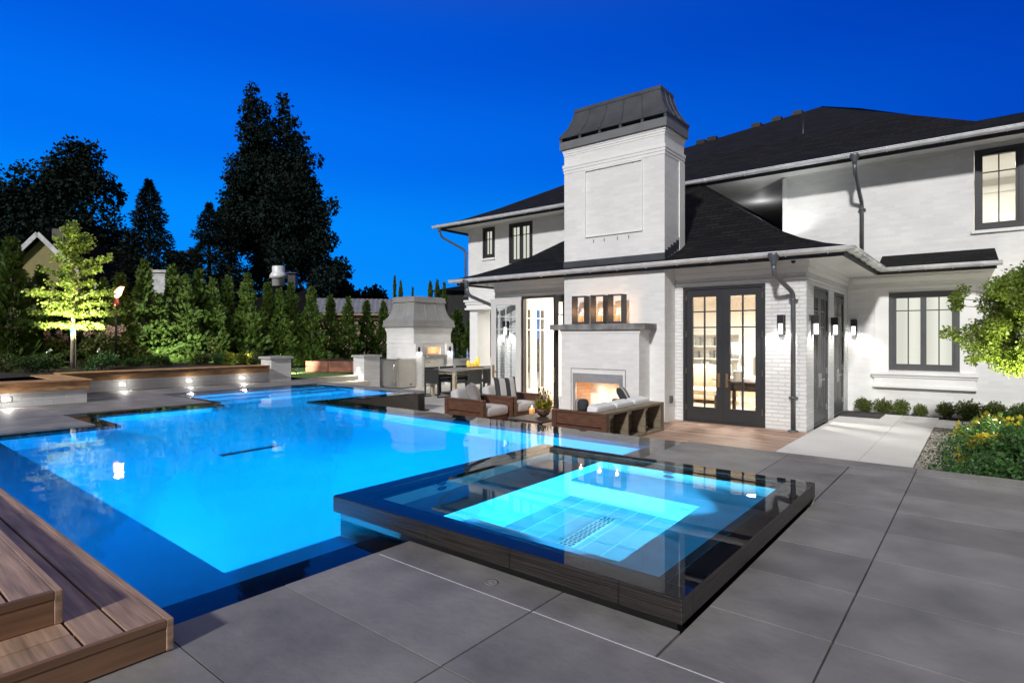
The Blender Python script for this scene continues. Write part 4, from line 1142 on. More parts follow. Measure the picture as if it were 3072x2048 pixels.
    mb.box(-7.63, -7.601, 18.55, 18.89, ZP, ZP + 1.9); mb.box(-5.899, -5.87, 18.55, 18.89, ZP, ZP + 1.9)
    mb.build('shelf', mt['fabricw'], t)
    mb = MB()
    for z in (.53, .93, 1.33):
        x = -7.5
        while x < -6.05:
            w = random.uniform(.03, .2); h = random.uniform(.12, .3)
            if random.random() < .6: mb.box(x, x + w, 18.62, 18.8, ZP + z + .001, ZP + z + h)
            x += w + random.uniform(.01, .15)
    mb.build('books', M('book_spines', (.30, .33, .33), .6, var=.4, island=.7), t)
    mb = MB(); mb.box(-6.6, -2.9, 12.2, 15.8, ZP + .002, ZP + .012); o = mb.build('indoor_rug', M('tan_rug', (.5, .38, .28), .95, var=.3, vscale=6)); tag(o, 'tan rug on the indoor wood floor', 'rug')
indoor()
# ------------------------------------------------------------------ lounge furniture
mt['pillow'] = striped('striped_pillow', 'Y', [(0., (.05, .052, .056)), (.17, (.50, .49, .48)), (.42, (.05, .052, .056)), (.62, (.50, .49, .48)), (.84, (.05, .052, .056))], .5, .5)
mt['pillow2'] = striped('striped_bolster', 'X', [(0., (.05, .052, .056)), (.22, (.50, .49, .48)), (.45, (.05, .052, .056)), (.68, (.50, .49, .48)), (.88, (.05, .052, .056))], .5, .5)
def armpanel(t, y, d, x0, x1, mat, h=.49):
    """a broad slatted side panel between two posts"""
    mb = MB(); w = .085
    mb.box(x0, x0 + w, y, y + d, 0, h - .03); mb.box(x1 - w, x1, y, y + d, 0, h - .03)
    mb.box(x0 + w, x1 - w, y + .012, y + d - .012, .275, h - .03); mb.box(x0 + w, x1 - w, y + .012, y + d - .012, .05, .26)
    mb.box(x0, x1, y - .005, y + d + .005, h - .029, h)
    return mb.build('arm', mat, t, world=False, bevel=.004)
def armchair(loc, label):
    """faces +x; local origin at the middle of the floor below it"""
    t = thing('lounge_armchair', label, 'armchair', loc, 0, 'teak lounge seating by the fireplace')
    W, D = .84, .97
    armpanel(t, -W / 2, .085, -D / 2, D / 2, mt['lounge']); armpanel(t, W / 2 - .085, .085, -D / 2, D / 2, mt['lounge'])
    mb = MB()
    for z in (.05, .2, .35): mb.box(-D / 2, -D / 2 + .06, -W / 2 + .086, W / 2 - .086, z, z + .13)
    mb.build('backrest', mt['lounge'], t, world=False, bevel=.004)
    mb = MB(); mb.box(-D / 2 + .061, D / 2 - .04, -W / 2 + .09, W / 2 - .09, .09, .17); mb.build('seat_base', mt['lounge'], t, world=False)
    mb = MB(); mb.blob((.09, 0, .265), (.80, W - .18, .20), p=9, q=5); mb.build('seat_cushion', mt['fabric'], t, world=False)
    mb = MB(); mb.blob((-.33, 0, .47), (.2, W - .19, .36), p=8, q=5, rot=Matrix.Rotation(R(-14), 3, 'Y')); mb.build('back_cushion', mt['fabric'], t, world=False)
    return t
armchair((-7.315, 8.02, ZP), 'teak armchair nearest the pool edge with a grey velvet pillow')
armchair((-7.315, 8.90, ZP), 'teak armchair with an upright striped pillow, beside the open door')
def pillow(name, label, mat, loc, size, rot):
    me = MB(); n = 14
    vs = []; fs = []
    for sgn in (1, -1):
        for i in range(n + 1):
            for j in range(n + 1):
                a = -1 + 2 * i / n; b = -1 + 2 * j / n
                pin = 1 - .09 * (1 - abs(a) ** 2) * abs(b) ** 4 - .0
                pin2 = 1 - .09 * (1 - abs(b) ** 2) * abs(a) ** 4
                th = (max(0, (1 - a ** 4) * (1 - b ** 4)) ** .5)
                vs.append((sgn * size[0] / 2 * th, a * size[1] / 2 * pin2, b * size[2] / 2 * pin))
    m = (n + 1) ** 2
    for s_ in range(2):
        for i in range(n):
            for j in range(n):
                q = [s_ * m + i * (n + 1) + j, s_ * m + (i + 1) * (n + 1) + j, s_ * m + (i + 1) * (n + 1) + j + 1, s_ * m + i * (n + 1) + j + 1]
                fs.append(tuple(q if s_ == 0 else q[::-1]))
    me.smooth = True; me.add(vs, fs)
    o = me.build(name, mat); o.location = loc; o.rotation_euler = rot
    return tag(o, label, 'pillow')
pillow('throw_pillow', 'plain grey velvet pillow leaning in the armchair nearest the pool', mt['fabricd'], (-7.36, 7.92, ZP + .55), (.2, .46, .44), (0, R(-22), R(36)))
pillow('throw_pillow', 'large charcoal and grey striped pillow standing in the farther armchair', mt['pillow'], (-7.24, 8.72, ZP + .60), (.17, .50, .48), (0, R(-14), R(-20)))
def sofa():
    t = thing('lounge_sofa', 'long teak sofa seen from behind with white cushions, facing the fireplace side', 'sofa', (-4.755, 8.435, ZP), 0, 'teak lounge seating by the fireplace')
    D, W = .97, 1.99   # faces -x
    armpanel(t, -W / 2, .09, -D / 2, D / 2, mt['lounge']); armpanel(t, W / 2 - .09, .09, -D / 2, D / 2, mt['lounge'])
    mb = MB(); xb = D / 2
    y0, y1 = -W / 2 + .091, W / 2 - .091
    mb.box(xb - .26, xb - .001, -W / 2 - .002, W / 2 + .002, .456, .493)                       # top shelf
    mb.box(xb - .26, xb - .002, y0, y1, .0, .05)
    k = 3
    for i in range(k + 1):
        y = y0 + (y1 - y0 - .03) * i / k; mb.box(xb - .24, xb - .004, y, y + .03, .051, .455)
    mb.box(xb - .05, xb + .003, W / 2 - .06, W / 2 + .001, 0, .455)
    for z in (.07, .195, .32): mb.box(xb - .27, xb - .241, y0, y1, z, z + .115)
    mb.build('backrest', mt['loungegrey'], t, world=False, bevel=.003)
    mb = MB(); mb.box(-D / 2 + .04, xb - .28, y0, y1, .09, .17); mb.build('seat_base', mt['lounge'], t, world=False)
    for i in range(3):
        w = (y1 - y0) / 3; c = y0 + w * (i + .5)
        mb = MB(); mb.blob((-.16, c, .265), (.66, w - .006, .2), p=9, q=5); mb.build('seat_cushion', mt['fabricw'], t, world=False)
        mb = MB(); mb.blob((.17, c, .445), (.19, w - .006, .28), p=9, q=6, rot=Matrix.Rotation(R(10), 3, 'Y')); mb.build('back_cushion', mt['fabricw'], t, world=False)
sofa()
def bolster():
    mb = MB(); mb.blob((0, 0, 0), (.55, .2, .2), p=2.3, q=4, n=12, rot=None)
    o = mb.build('throw_pillow', mt['pillow2']); o.location = (-4.9, 7.79, ZP + .545); o.rotation_euler = (0, R(4), R(128))
    tag(o, 'striped pillow lying at the pool end of the sofa', 'pillow')
bolster()
pillow('throw_pillow', 'grey and white striped pillow leaning at the fireplace end of the sofa', mt['pillow'], (-4.86, 9.12, ZP + .56), (.15, .46, .42), (0, R(28), R(200)))
# coffee table
t = thing('coffee_table', 'low dark coffee table between the armchairs and the sofa', 'table', (-5.66, 7.85, ZP))
mb = MB(); mb.box(-6.0, -5.30, 7.25, 8.6, ZP + .27, ZP + .30); mb.build('table_top', mt['darktable'], t, bevel=.006)
for k in range(4):
    x = -5.92 + .54 * (k % 2); y = 7.36 + 1.13 * (k // 2)
    mb = MB(); mb.tube([(x, y, ZP), (x, y, ZP + .2), (x - .03 + .06 * (k % 2 == 0), y, ZP + .27)], [.016, .024, .04], 8); mb.build('leg', mt['black'], t)
# hurricane candle
def hurricane(loc, label, s=1.0):
    t = thing('hurricane_candle', label, 'candle', loc)
    mb = MB(); mb.lathe([(.05, 0), (.05, .006), (.012, .015), (.01, .05), (.03, .06), (.057, .075), (.057, .20), (.054, .20), (.054, .078), (.0, .07)], n=22); mb.build('glass_holder', mt['lampglass'], t, world=False)
    mb = MB(); mb.lathe([(.046, .08), (.046, .165), (.03, .17), (.0, .168)], n=20); mb.build('candle', mt['wax'], t, world=False)
    mb = MB(); mb.tube([(0, 0, .17), (0, 0, .187), (0, 0, .215)], [.006, .013, .001], 8); mb.build('flame', mt['wick'], t, world=False)
    lamp('POINT', (loc[0], loc[1], loc[2] + .26), 1.6, (1, .5, .2), size=.02)
hurricane((-5.62, 7.43, ZP + .301), 'amber candle in a stemmed glass on the coffee table')
# planted bowl
t = thing('planted_bowl', 'round brown bowl of lavender and lime leaves on the coffee table', 'planter', (-5.66, 7.80, ZP + .301))
mb = MB(); mb.lathe([(.05, 0), (.09, .03), (.125, .085), (.132, .13), (.122, .13), (.11, .1), (.0, .1)], (0, 0, 0), 26); mb.build('bowl', mt['bowl'], t, world=False)
mt['lime'] = leafmat('lime_leaves', (.18, .24, .02), (.50, .50, .07), .4); mt['lav'] = leafmat('lavender_stems', (.12, .12, .04), (.30, .26, .10), .2)
mt['lavhead'] = leafmat('lavender_heads', (.03, .02, .03), (.10, .07, .09), .1)
mb = MB()
for k in range(330):
    a = random.uniform(0, 6.3); r = .15 * random.random() ** .5; d = Vector((math.cos(a), math.sin(a), random.uniform(.0, 1.6))).normalized(); p = Vector((r * math.cos(a), r * math.sin(a), .12 + random.random() * .12))
    l = random.uniform(.035, .08); u = d.cross(Vector((0, 0, 1))).normalized() * l * .32; q = p + d * l
    mb.add([p, p + d * l * .5 + u, q, p + d * l * .5 - u], [(0, 1, 2, 3)])
mb.build('lime_foliage', mt['lime'], t, world=False)
mb = MB(); m2 = MB()
for k in range(70):
    a = random.uniform(0, 6.3); r = .1 * random.random() ** .5; p = Vector((r * math.cos(a), r * math.sin(a), .11)); h = random.uniform(.16, .34); q = p + Vector((random.gauss(0, .02), random.gauss(0, .02), h))
    mb.tube([p, q], .003, 4)
    for j in range(9):
        z = p + (q - p) * (.12 + .09 * j); dd = Vector((random.gauss(0, 1), random.gauss(0, 1), 1)).normalized() * .03; u = Vector((dd.y, -dd.x, 0)) * .12
        mb.add([z, z + dd * .5 + u, z + dd, z + dd * .5 - u], [(0, 1, 2, 3)])
    m2.tube([q, q + Vector((0, 0, .02)), q + Vector((0, 0, .045))], [.004, .007, .002], 5)
mb.build('lavender', mt['lav'], t, world=False); m2.build('blossom', mt['lavhead'], t, world=False)
mb = MB(); mb.lathe([(.0, .0), (.03, 0), (.032, .05), (.028, .05), (.026, .01), (0, .008)], n=14)
t = thing('tea_light', 'small lit tea light behind the planted bowl', 'candle', (-5.45, 8.0, ZP + .301)); mb.build('glass_cup', mt['lampglass'], t, world=False)
mb = MB(); mb.lathe([(.022, .009), (.022, .03), (0, .03)], n=12); mb.build('candle', mt['wax'], t, world=False)
mb = MB(); mb.tube([(0, 0, .03), (0, 0, .045), (0, 0, .07)], [.004, .011, .001], 8); mb.build('flame', mt['wick'], t, world=False)
lamp('POINT', (-5.45, 8.0, ZP + .42), .8, (1, .55, .22), size=.02)
# ------------------------------------------------------------------ dining set
t = thing('dining_table', 'long outdoor dining table with pale timber legs', 'table', (-11.25, 12.1, ZP))
mb = MB(); mb.box(-11.74, -10.76, 10.86, 13.35, ZP + .69, ZP + .735); mb.build('table_top', mt['tabletop'], t, bevel=.004)
mb = MB(); mb.box(-11.66, -10.84, 10.95, 13.26, ZP + .62, ZP + .689); mb.build('apron', mt['tablewood'], t)
for k in range(4):
    x = -11.72 + .85 * (k % 2); y = 10.88 + 2.35 * (k // 2)
    mb = MB(); mb.box(x, x + .09, y, y + .09, ZP, ZP + .69); mb.build('leg', mt['tablewood'], t)
DC = []
def dchair(loc, rz, label):
    """local: sitter looks along +x"""
    if DC: return dup(DC[0], loc, rz, label)
    t = thing('dining_chair', label, 'chair', loc, rz, 'charcoal dining chairs around the table'); DC.append(t)
    W, D, H = .52, .54, .76; b = .03
    for s in (-1, 1):
        mb = MB(); y = s * (W / 2 - b / 2)
        mb.bar((-D / 2, y, 0), (-D / 2, y, H), b, b); mb.bar((D / 2, y, 0), (D / 2, y, .62), b, b); mb.bar((-D / 2 - b / 2, y, b / 2), (D / 2 + b / 2, y, b / 2), b, b); mb.bar((-D / 2, y, .62), (D / 2 + b / 2, y, .62), b, .025)
        mb.build('side_frame', mt['chairmetal'], t, world=False)
    mb = MB(); mb.box(-D / 2 - .01, -D / 2 + .012, -W / 2 + b, W / 2 - b, .40, H - .03); mb.build('backrest', mt['sling'], t, world=False)
    mb = MB(); mb.box(-D / 2 - .015, -D / 2 + .015, -W / 2 + b, W / 2 - b, H - .03, H); mb.box(-D / 2 - .015, -D / 2 + .015, -W / 2 + b, W / 2 - b, .37, .40); mb.box(D / 2 - .015, D / 2 + .015, -W / 2 + b, W / 2 - b, .38, .41); mb.build('cross_rail', mt['chairmetal'], t, world=False)
    mb = MB(); mb.box(-D / 2 + .013, D / 2 - .016, -W / 2 + b, W / 2 - b, .41, .45); mb.build('seat', mt['sling'], t, world=False)
    return t
dchair((-11.42, 10.92, ZP), R(90), 'charcoal dining chair at the head of the table nearest the pool')
for k, y in enumerate((11.2, 11.78, 12.42)):
    dchair((-10.62, y, ZP), R(180), ('charcoal dining chair on the house side of the table, next to the near leg', 'charcoal dining chair on the house side of the table, middle of its row', 'charcoal dining chair on the house side of the table, hidden most by the open door')[k])
for k, y in enumerate((11.35, 11.95, 12.6)):
    dchair((-11.9, y, ZP), 0, ('charcoal dining chair on the pizza oven side, nearest the head chair', 'charcoal dining chair on the pizza oven side, middle of its row', 'charcoal dining chair on the pizza oven side, behind the yellow candles')[k])
tray = thing('candle_tray', 'dark tray of yellow glass candle holders on the dining table', 'tray', (-11.4, 12.25, ZP + .736))
mb = MB(); mb.box(-.16, .16, -.3, .3, 0, .02); mb.build('tray', mt['darkwood'], tray, world=False)
yg = bpy.data.materials.new('yellow_glass_glow'); yg.use_nodes = True; pb = yg.node_tree.nodes['Principled BSDF']; pb.inputs['Base Color'].default_value = (.75, .5, .05, 1); pb.inputs['Roughness'].default_value = .2; pb.inputs['Emission Color'].default_value = (1, .62, .08, 1); pb.inputs['Emission Strength'].default_value = .45
for (y, r, h) in ((-.2, .05, .19), (-.05, .045, .12), (.08, .05, .15), (.2, .06, .27)):
    mb = MB(); mb.lathe([(r * .7, .021), (r, .021 + h * .3), (r * .95, .021 + h * .7), (r * .55, .021 + h), (r * .5, .021 + h)], (0, y, 0), 18); mb.build('candle_holder', yg, tray, world=False)
lamp('POINT', (-11.4, 12.2, ZP + 1.1), 1.5, (1, .7, .25), size=.05)
# ------------------------------------------------------------------ pizza oven, fridge, counter
def oven():
    t = thing('pizza_oven', 'white brick outdoor pizza oven with a flared pale metal hood', 'oven', (-14.8, 13.2, ZP))
    x0, x1, y0, y1 = -15.5, -14.15, 12.42, 14.09
    mb = MB()
    # mouth in the +x face
    oy0, oy1, oz0, oz1 = 13.02, 13.62, .62, .86
    mb.box(x0, x1, y0, y1, ZP - .02, oz0); mb.box(x0, x1, y0, oy0, oz0, oz1); mb.box(x0, x1, oy1, y1, oz0, oz1); mb.box(x0, x0 + .5, oy0, oy1, oz0, oz1); mb.box(x0, x1, y0, y1, oz1, 1.52)
    mb.build('body', mt['brick_fine'], t)
    mb = MB()
    for z0, z1, p in ((.99, 1.03, .015), (1.33, 1.39, .012), (1.39, 1.45, .028), (1.45, 1.515, .045)): mb.box(x0 - p, x1 + p, y0 - p, y1 + p, z0, z1)
    mb.box(x1 + .001, x1 + .1, y0 + .001, y0 + .28, ZP, .979); mb.box(x1 + .001, x1 + .1, y1 - .28, y1 - .001, ZP, .979)
    mb.build('brick_band', mt['brick_fine'], t)
    mb = MB(); mb.box(x1 - .83, x1 - .02, oy0 + .001, oy1 - .001, oz0 + .001, oz0 + .012); mb.mi = 1
    mb.box(x1 - .845, x1 - .832, oy0 + .001, oy1 - .001, oz0 + .013, oz1 - .001); mb.build('oven_chamber', [mt['firebrick'], mt['firebrick']], t)
    mb = MB(); mb.box(x1 + .002, x1 + .2, oy0 - .12, oy1 + .12, .54, .60); mb.build('shelf', mt['edge'], t)
    mb = MB(); mb.box(x1 + .002, x1 + .02, oy0 - .14, oy1 + .14, ZP + .05, .46); mb.build('cabinet_door', mt['steel'], t)
    mb = MB(); mb.tube([(x1 + .02, oy0 - .02, .38), (x1 + .07, oy0 - .02, .38)], .012, 8); mb.tube([(x1 + .07, oy0 - .06, .36), (x1 + .07, oy0 + .06, .36)], .012, 8); mb.build('tap', mt['chrome'], t)
    for yy in (y0 + .14, y1 - .14):
        mb = MB(); mb.box(x1 + .003, x1 + .1, yy - .05, yy + .05, .99 - .28, .99 - .12); mb.build('oven_light', mt['steel'], t)
        lamp('SPOT', (x1 + .24, yy, .80), 6, (1, .96, .9), size=.03, dirv=(-.15, 0, -1), angle=120)
    prof = [(-.10, 1.52), (-.10, 1.60), (-.085, 1.61), (-.085, 1.74), (-.05, 1.76), (.03, 1.86), (.09, 2.0), (.13, 2.17), (.15, 2.33), (.11, 2.34), (.11, 2.40), (.13, 2.41), (.13, 2.50), (.2, 2.53)]
    vs = []; fs = []
    for d, z in prof: vs += [(x0 + d, y0 + d, z), (x1 - d, y0 + d, z), (x1 - d, y1 - d, z), (x0 + d, y1 - d, z)]
    for i in range(len(prof) - 1):
        for k in range(4): fs.append((i * 4 + k, i * 4 + (k + 1) % 4, (i + 1) * 4 + (k + 1) % 4, (i + 1) * 4 + k))
    n = len(prof); fs.append(tuple((n - 1) * 4 + k for k in range(4)))
    mb = MB(); mb.add(vs, fs)
    seam = prof[4:9]
    for f in (.33, .66): mb.tube([(x1 - d + .006, y0 + d + (y1 - y0 - 2 * d) * f, z) for d, z in seam], .014, 6); mb.tube([(x0 + d + (x1 - x0 - 2 * d) * f, y0 + d - .006, z) for d, z in seam], .014, 6)
    mb.build('hood', mt['capzinc'], t)
    lamp('POINT', (x1 - .4, 13.32, oz1 - .08), 5, (1, .55, .25), size=.04)
oven()
def fridge():
    t = thing('outdoor_fridge', 'stainless steel outdoor fridge beside the pizza oven', 'fridge', (-14.45, 12.0, ZP))
    x0, x1, y0, y1 = -14.88, -14.03, 11.63, 12.40
    mb = MB(); mb.box(x0, x1, y0 + .06, y1, ZP + .03, .49); mb.build('body', mt['steel'], t, bevel=.008)
    mb = MB(); mb.box(x0, x1, y0, y0 + .055, ZP + .06, .47); mb.build('door', mt['steel'], t, bevel=.01)
    mb = MB(); mb.tube([(x1 - .05, y0 - .01, ZP + .15), (x1 - .05, y0 - .07, ZP + .28), (x1 - .05, y0 - .08, .02), (x1 - .05, y0 - .07, .3), (x1 - .05, y0 - .01, .43)], .022, 10); mb.build('handle', mt['steel'], t)
    mb = MB(); mb.box(x0 - .005, x1 + .005, y0 + .02, y1, .491, .50); mb.box(x1 - .1, x1 - .02, y0 + .1, y0 + .16, .501, .53); mb.build('top', mt['steel'], t)
    mb = MB(); mb.lathe([(.03, 0), (.03, .006)], (0, 0, 0), 14); o = mb.build('lock', mt['black'], t, world=False); o.rotation_euler = (0, R(90), 0); o.location = (x1 - (-14.45), 12.2 - 12.0, .12)
fridge()
t = thing('outdoor_counter', 'low white counter with a stone top between the oven and the pier', 'counter', (-14.0, 14.9, ZP))
mb = MB(); mb.box(-14.6, -14.22, 14.2, 17.0, ZP, .385); mb.build('base', mt['conc'], t)
mb = MB(); mb.box(-14.65, -14.15, 14.18, 17.05, .386, .43); mb.build('counter_top', mt['patio'], t)
bluegl = M('blue_bottle_glass', (.25, .45, .85), .1, var=.05); palegl = M('pale_bottle_glass', (.55, .66, .85), .1, var=.05)
def bottle(loc, s, mat, label, lab=True, group=None):
    t = thing('bottle', label, 'bottle', loc, 0, group)
    r = .042 * s
    mb = MB(); mb.lathe([(r * .9, 0), (r, .02), (r, .2 * s), (r * .45, .26 * s), (r * .36, .33 * s), (r * .36, .355 * s)], n=18); mb.build('glass', mat, t, world=False)
    mb = MB(); mb.lathe([(r * .4, .352 * s), (r * .4, .385 * s)], n=14); mb.build('cap', mt['steel'], t, world=False)
    mb = MB(); mb.lathe([(r * 1.01, .07 * s), (r * 1.01, .15 * s)], n=18); mb.build('label', mt['pillabel'], t, world=False)
mt['pillabel'] = M('bottle_label', (.35, .5, .85), .6)
bottle((-14.38, 14.42, .431), 1.2, bluegl, 'largest blue bottle standing alone at the oven end of the counter')
for k, y in enumerate((15.15, 15.32, 15.48)):
    bottle((-14.38, y, .431), .95, palegl, ('slim pale bottle on the counter, nearest the potted plant', 'slim pale bottle on the counter between two others', 'slim pale bottle on the counter, nearest the white pier')[k], group='slim bottles on the counter')
t = thing('potted_plant', 'small leafy plant in a tan pot on the counter', 'plant', (-14.4, 14.85, .431))
mb = MB(); mb.lathe([(.045, 0), (.06, .1), (.052, .1), (0, .09)], n=14); mb.build('pot', mt['tablewood'], t, world=False)
mb = MB()
for k in range(50):
    a = random.uniform(0, 6.3); d = Vector((math.cos(a), math.sin(a), random.uniform(.3, 3))).normalized(); p = Vector((0, 0, .1)) + d * random.uniform(0, .18); u = d.cross(Vector((0, 0, 1))).normalized() * .03
    mb.add([p, p + d * .05 + u, p + d * .11, p + d * .05 - u], [(0, 1, 2, 3)])
mt['midleaf'] = leafmat('mid_green_leaves', (.03, .075, .012), (.09, .17, .03), .35)
mb.build('leaves', mt['midleaf'], t, world=False)
# ------------------------------------------------------------------ seat walls, pillars, steps
def planters():
    t = thing('seat_wall', 'near white block seat wall with a cedar bench cap and recessed lamp, jutting towards the pool', 'garden wall', (-13.6, 0, 0))
    mb = MB(); mb.box(-13.02, -12.78, -6, 3.33, -.05, .245); mb.box(-14.9, -13.02, 3.09, 3.329, -.05, .245)
    mb.build('wall', mt['brick_wall'], t)
    mb = MB()
    mb.box(-12.78, -12.735, -6, 3.36, .25, .395); mb.box(-14.88, -12.781, 3.33, 3.375, .25, .395)
    for k in range(4): mb.box(-13.2 + .112 * k, -13.2 + .112 * k + .108, -6, 2.92, .398, .425)
    mb.box(-12.752, -12.70, -6, 3.40, .398, .426)
    for k in range(4): mb.box(-14.88, -12.755, 2.93 + .115 * k, 2.93 + .115 * k + .111, .3985, .427)
    mb.build('bench_cap', mt['capwood'], t, bevel=.004)
    t2 = thing('seat_wall', 'farther white block seat wall with a cedar bench cap and three recessed lamps', 'garden wall', (-15, 5.6, 0))
    mb = MB(); mb.box(-15.14, -14.9, 3.34, 7.95, -.05, .25); mb.build('wall', mt['brick_wall'], t2)
    mb = MB(); mb.box(-14.9, -14.855, 3.40, 7.94, .25, .41)
    for k in range(4): mb.box(-15.32 + .115 * k, -15.32 + .115 * k + .111, 3.40, 7.94, .413, .44)
    mb.box(-14.868, -14.82, 3.405, 7.94, .4135, .441)
    mb.build('bench_cap', mt['capwood'], t2, bevel=.004)
    SL = []
    for k, (x, y, z, lb) in enumerate(((-12.78, 2.2, .14, 'recessed step lamp in the near seat wall at the edge of the photo'), (-14.9, 4.55, .13, 'recessed step lamp in the far seat wall, nearest the jutting bench'), (-14.9, 5.95, .13, 'recessed step lamp in the far seat wall, middle one'), (-14.9, 7.25, .13, 'recessed step lamp in the far seat wall, next to the white pillar'))):
        if not SL:
            r = thing('step_lamp', lb, 'step light', (x, y, z), 0, 'recessed lamps in the seat walls'); SL.append(r)
            mb = MB(); mb.box(.001, .012, -.075, .075, -.045, .045); mb.build('frame', mt['steel'], r, world=False)
            mb = MB(); mb.box(.0125, .02, -.055, .055, -.03, .03); mb.build('lens', mt['steplens'], r, world=False)
        else: dup(SL[0], (x, y, z), label=lb)
        lamp('SPOT', (x + .07, y, z + .01), 7, (1, .95, .88), size=.03, dirv=(.75, 0, -.7), angle=150, blend=.8)
        lamp('POINT', (x + .16, y, z + .02), 1.2, (1, .95, .88), size=.03)
mt['steplens'] = emit('lit_step_lens', (1, .97, .92), 2.6)
mt["steplight"] = M("pale_step_stone", (.52,.49,.42), .7, var=.1, vscale=3)
planters()
def pillar(x0, x1, y0, y1, z0, z1, label, name='garden_pillar'):
    t = thing(name, label, 'pillar', ((x0 + x1) / 2, (y0 + y1) / 2, z0))
    mb = MB(); mb.box(x0, x1, y0, y1, z0 - .05, z1); mb.build('shaft', mt['brick_wall'], t)
    mb = MB(); mb.box(x0 - .05, x1 + .05, y0 - .05, y1 + .05, z1 + .001, z1 + .065); mb.build('capstone', mt['capstone'], t, bevel=.004)
mt['capstone'] = M('grey_capstone', (.42, .42, .42), .7, var=.1)
pillar(-15.3, -14.75, 7.95, 8.52, 0, .60, 'white pillar with a grey capstone at the end of the long seat wall')
pillar(-15.3, -14.76, 10.95, 11.55, ZP, .565, 'white pillar with a lamp beside the stainless fridge')
mb = MB(); mb.box(-15.1, -14.98, 10.93, 10.949, .17, .25); o = mb.build('pillar_lamp', mt['steplens']); tag(o, 'small lit lamp low on the pillar by the steps', 'step light')
lamp('SPOT', (-15.04, 10.88, .2), 30, (1, .9, .7), size=.03, dirv=(0, -.4, -1), angle=150, blend=.8)
mb = MB()
t = thing('garden_steps', 'pale stone steps rising from the patio to the lawn', 'steps', (-14.7, 9.7, ZP))
for k, (xa, z) in enumerate(((-15.0, 0.0), (-14.4, -.14), (-14.0, -.28))):
    mb = MB(); mb.box(-15.45, xa, 8.76 - .0 * k, 10.92 - .003 * k, ZP - .05, z - .002 * 0); mb.build('step', mt['steplight'], t, bevel=.004)
# ------------------------------------------------------------------ plants
def unit(n):
    v = RNG.normal(size=(n, 3)); return v / np.linalg.norm(v, axis=1)[:, None]
def quads(P, D, Nn, l, w):
    """diamond leaves: base P, along D, side D x N"""
    Sd = np.cross(D, Nn); Sd /= (np.linalg.norm(Sd, axis=1)[:, None] + 1e-9)
    l = np.asarray(l).reshape(-1, 1) if np.ndim(l) else l; w = np.asarray(w).reshape(-1, 1) if np.ndim(w) else w
    a = P; b = P + D * l * .45 + Sd * w; c = P + D * l; d = P + D * l * .45 - Sd * w
    v = np.stack([a, b, c, d], 1).reshape(-1, 3); f = np.arange(len(v)).reshape(-1, 4)
    return v, f
def cat(parts):
    vs = []; fs = []; b = 0
    for v, f in parts: vs.append(v); fs.append(f + b); b += len(v)
    return np.concatenate(vs), np.concatenate(fs)
def clump(centers, n, leaf, flat=.0, hollow=.55):
    """leaves over a set of lobes (x, y, z, r): mostly near each lobe's surface"""
    C = np.array(centers); w = C[:, 3] ** 2; w = w / w.sum()
    k = RNG.choice(len(C), n, p=w); r = C[k, 3] * (hollow + (1 - hollow) * RNG.random(n) ** .6) * RNG.uniform(.85, 1.12, n)
    u = unit(n); u[:, 2] *= (1 - flat)
    P = C[k, :3] + u * r[:, None]
    D = unit(n) + u * .6; D[:, 2] -= .25; D /= np.linalg.norm(D, axis=1)[:, None]
    s = leaf * RNG.uniform(.6, 1.35, n)
    return quads(P, D, unit(n), s, s * .36)
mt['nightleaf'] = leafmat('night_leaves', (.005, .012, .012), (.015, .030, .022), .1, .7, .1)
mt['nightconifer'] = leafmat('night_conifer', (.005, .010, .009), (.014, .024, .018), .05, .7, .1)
mt['cedar'] = leafmat('hedge_cedar', (.028, .068, .014), (.10, .16, .03), .25, .55, .25)
mt['cedardark'] = leafmat('dark_cedar', (.025, .055, .015), (.07, .12, .03), .2, .6, .2)  # darker green leaves for groundcover and low shrubs
mt['ginkgo'] = leafmat('fan_leaves', (.20, .31, .04), (.42, .52, .11), .45, .5, .3)
mt['maple'] = leafmat('young_tree_leaves', (.11, .19, .02), (.30, .38, .06), .4, .45, .35)
mt['box'] = leafmat('fine_shrub_leaves', (.03, .085, .022), (.09, .20, .05), .3, .45, .35)
mt['yellow'] = leafmat('yellow_leaves', (.42, .32, .02), (.70, .58, .05), .4, .5, .3)
mt['bush'] = leafmat('olive_bush', (.05, .08, .02), (.13, .17, .045), .3, .5, .25)
mt['ballbush'] = leafmat('round_bush_leaves', (.06, .09, .02), (.17, .21, .055), .3, .5, .25)
mt['petal'] = leafmat('pale_pink_petals', (.62, .40, .34), (.85, .76, .64), .3, .7, .1)
mt['fern'] = leafmat('fern_fronds', (.06, .10, .01), (.20, .25, .03), .35, .5, .2)
def trunk(path, radii, mat, parent, name='trunk', n=10):
    mb = MB(); mb.tube(path, radii, n); return mb.build(name, mat, parent, world=False)
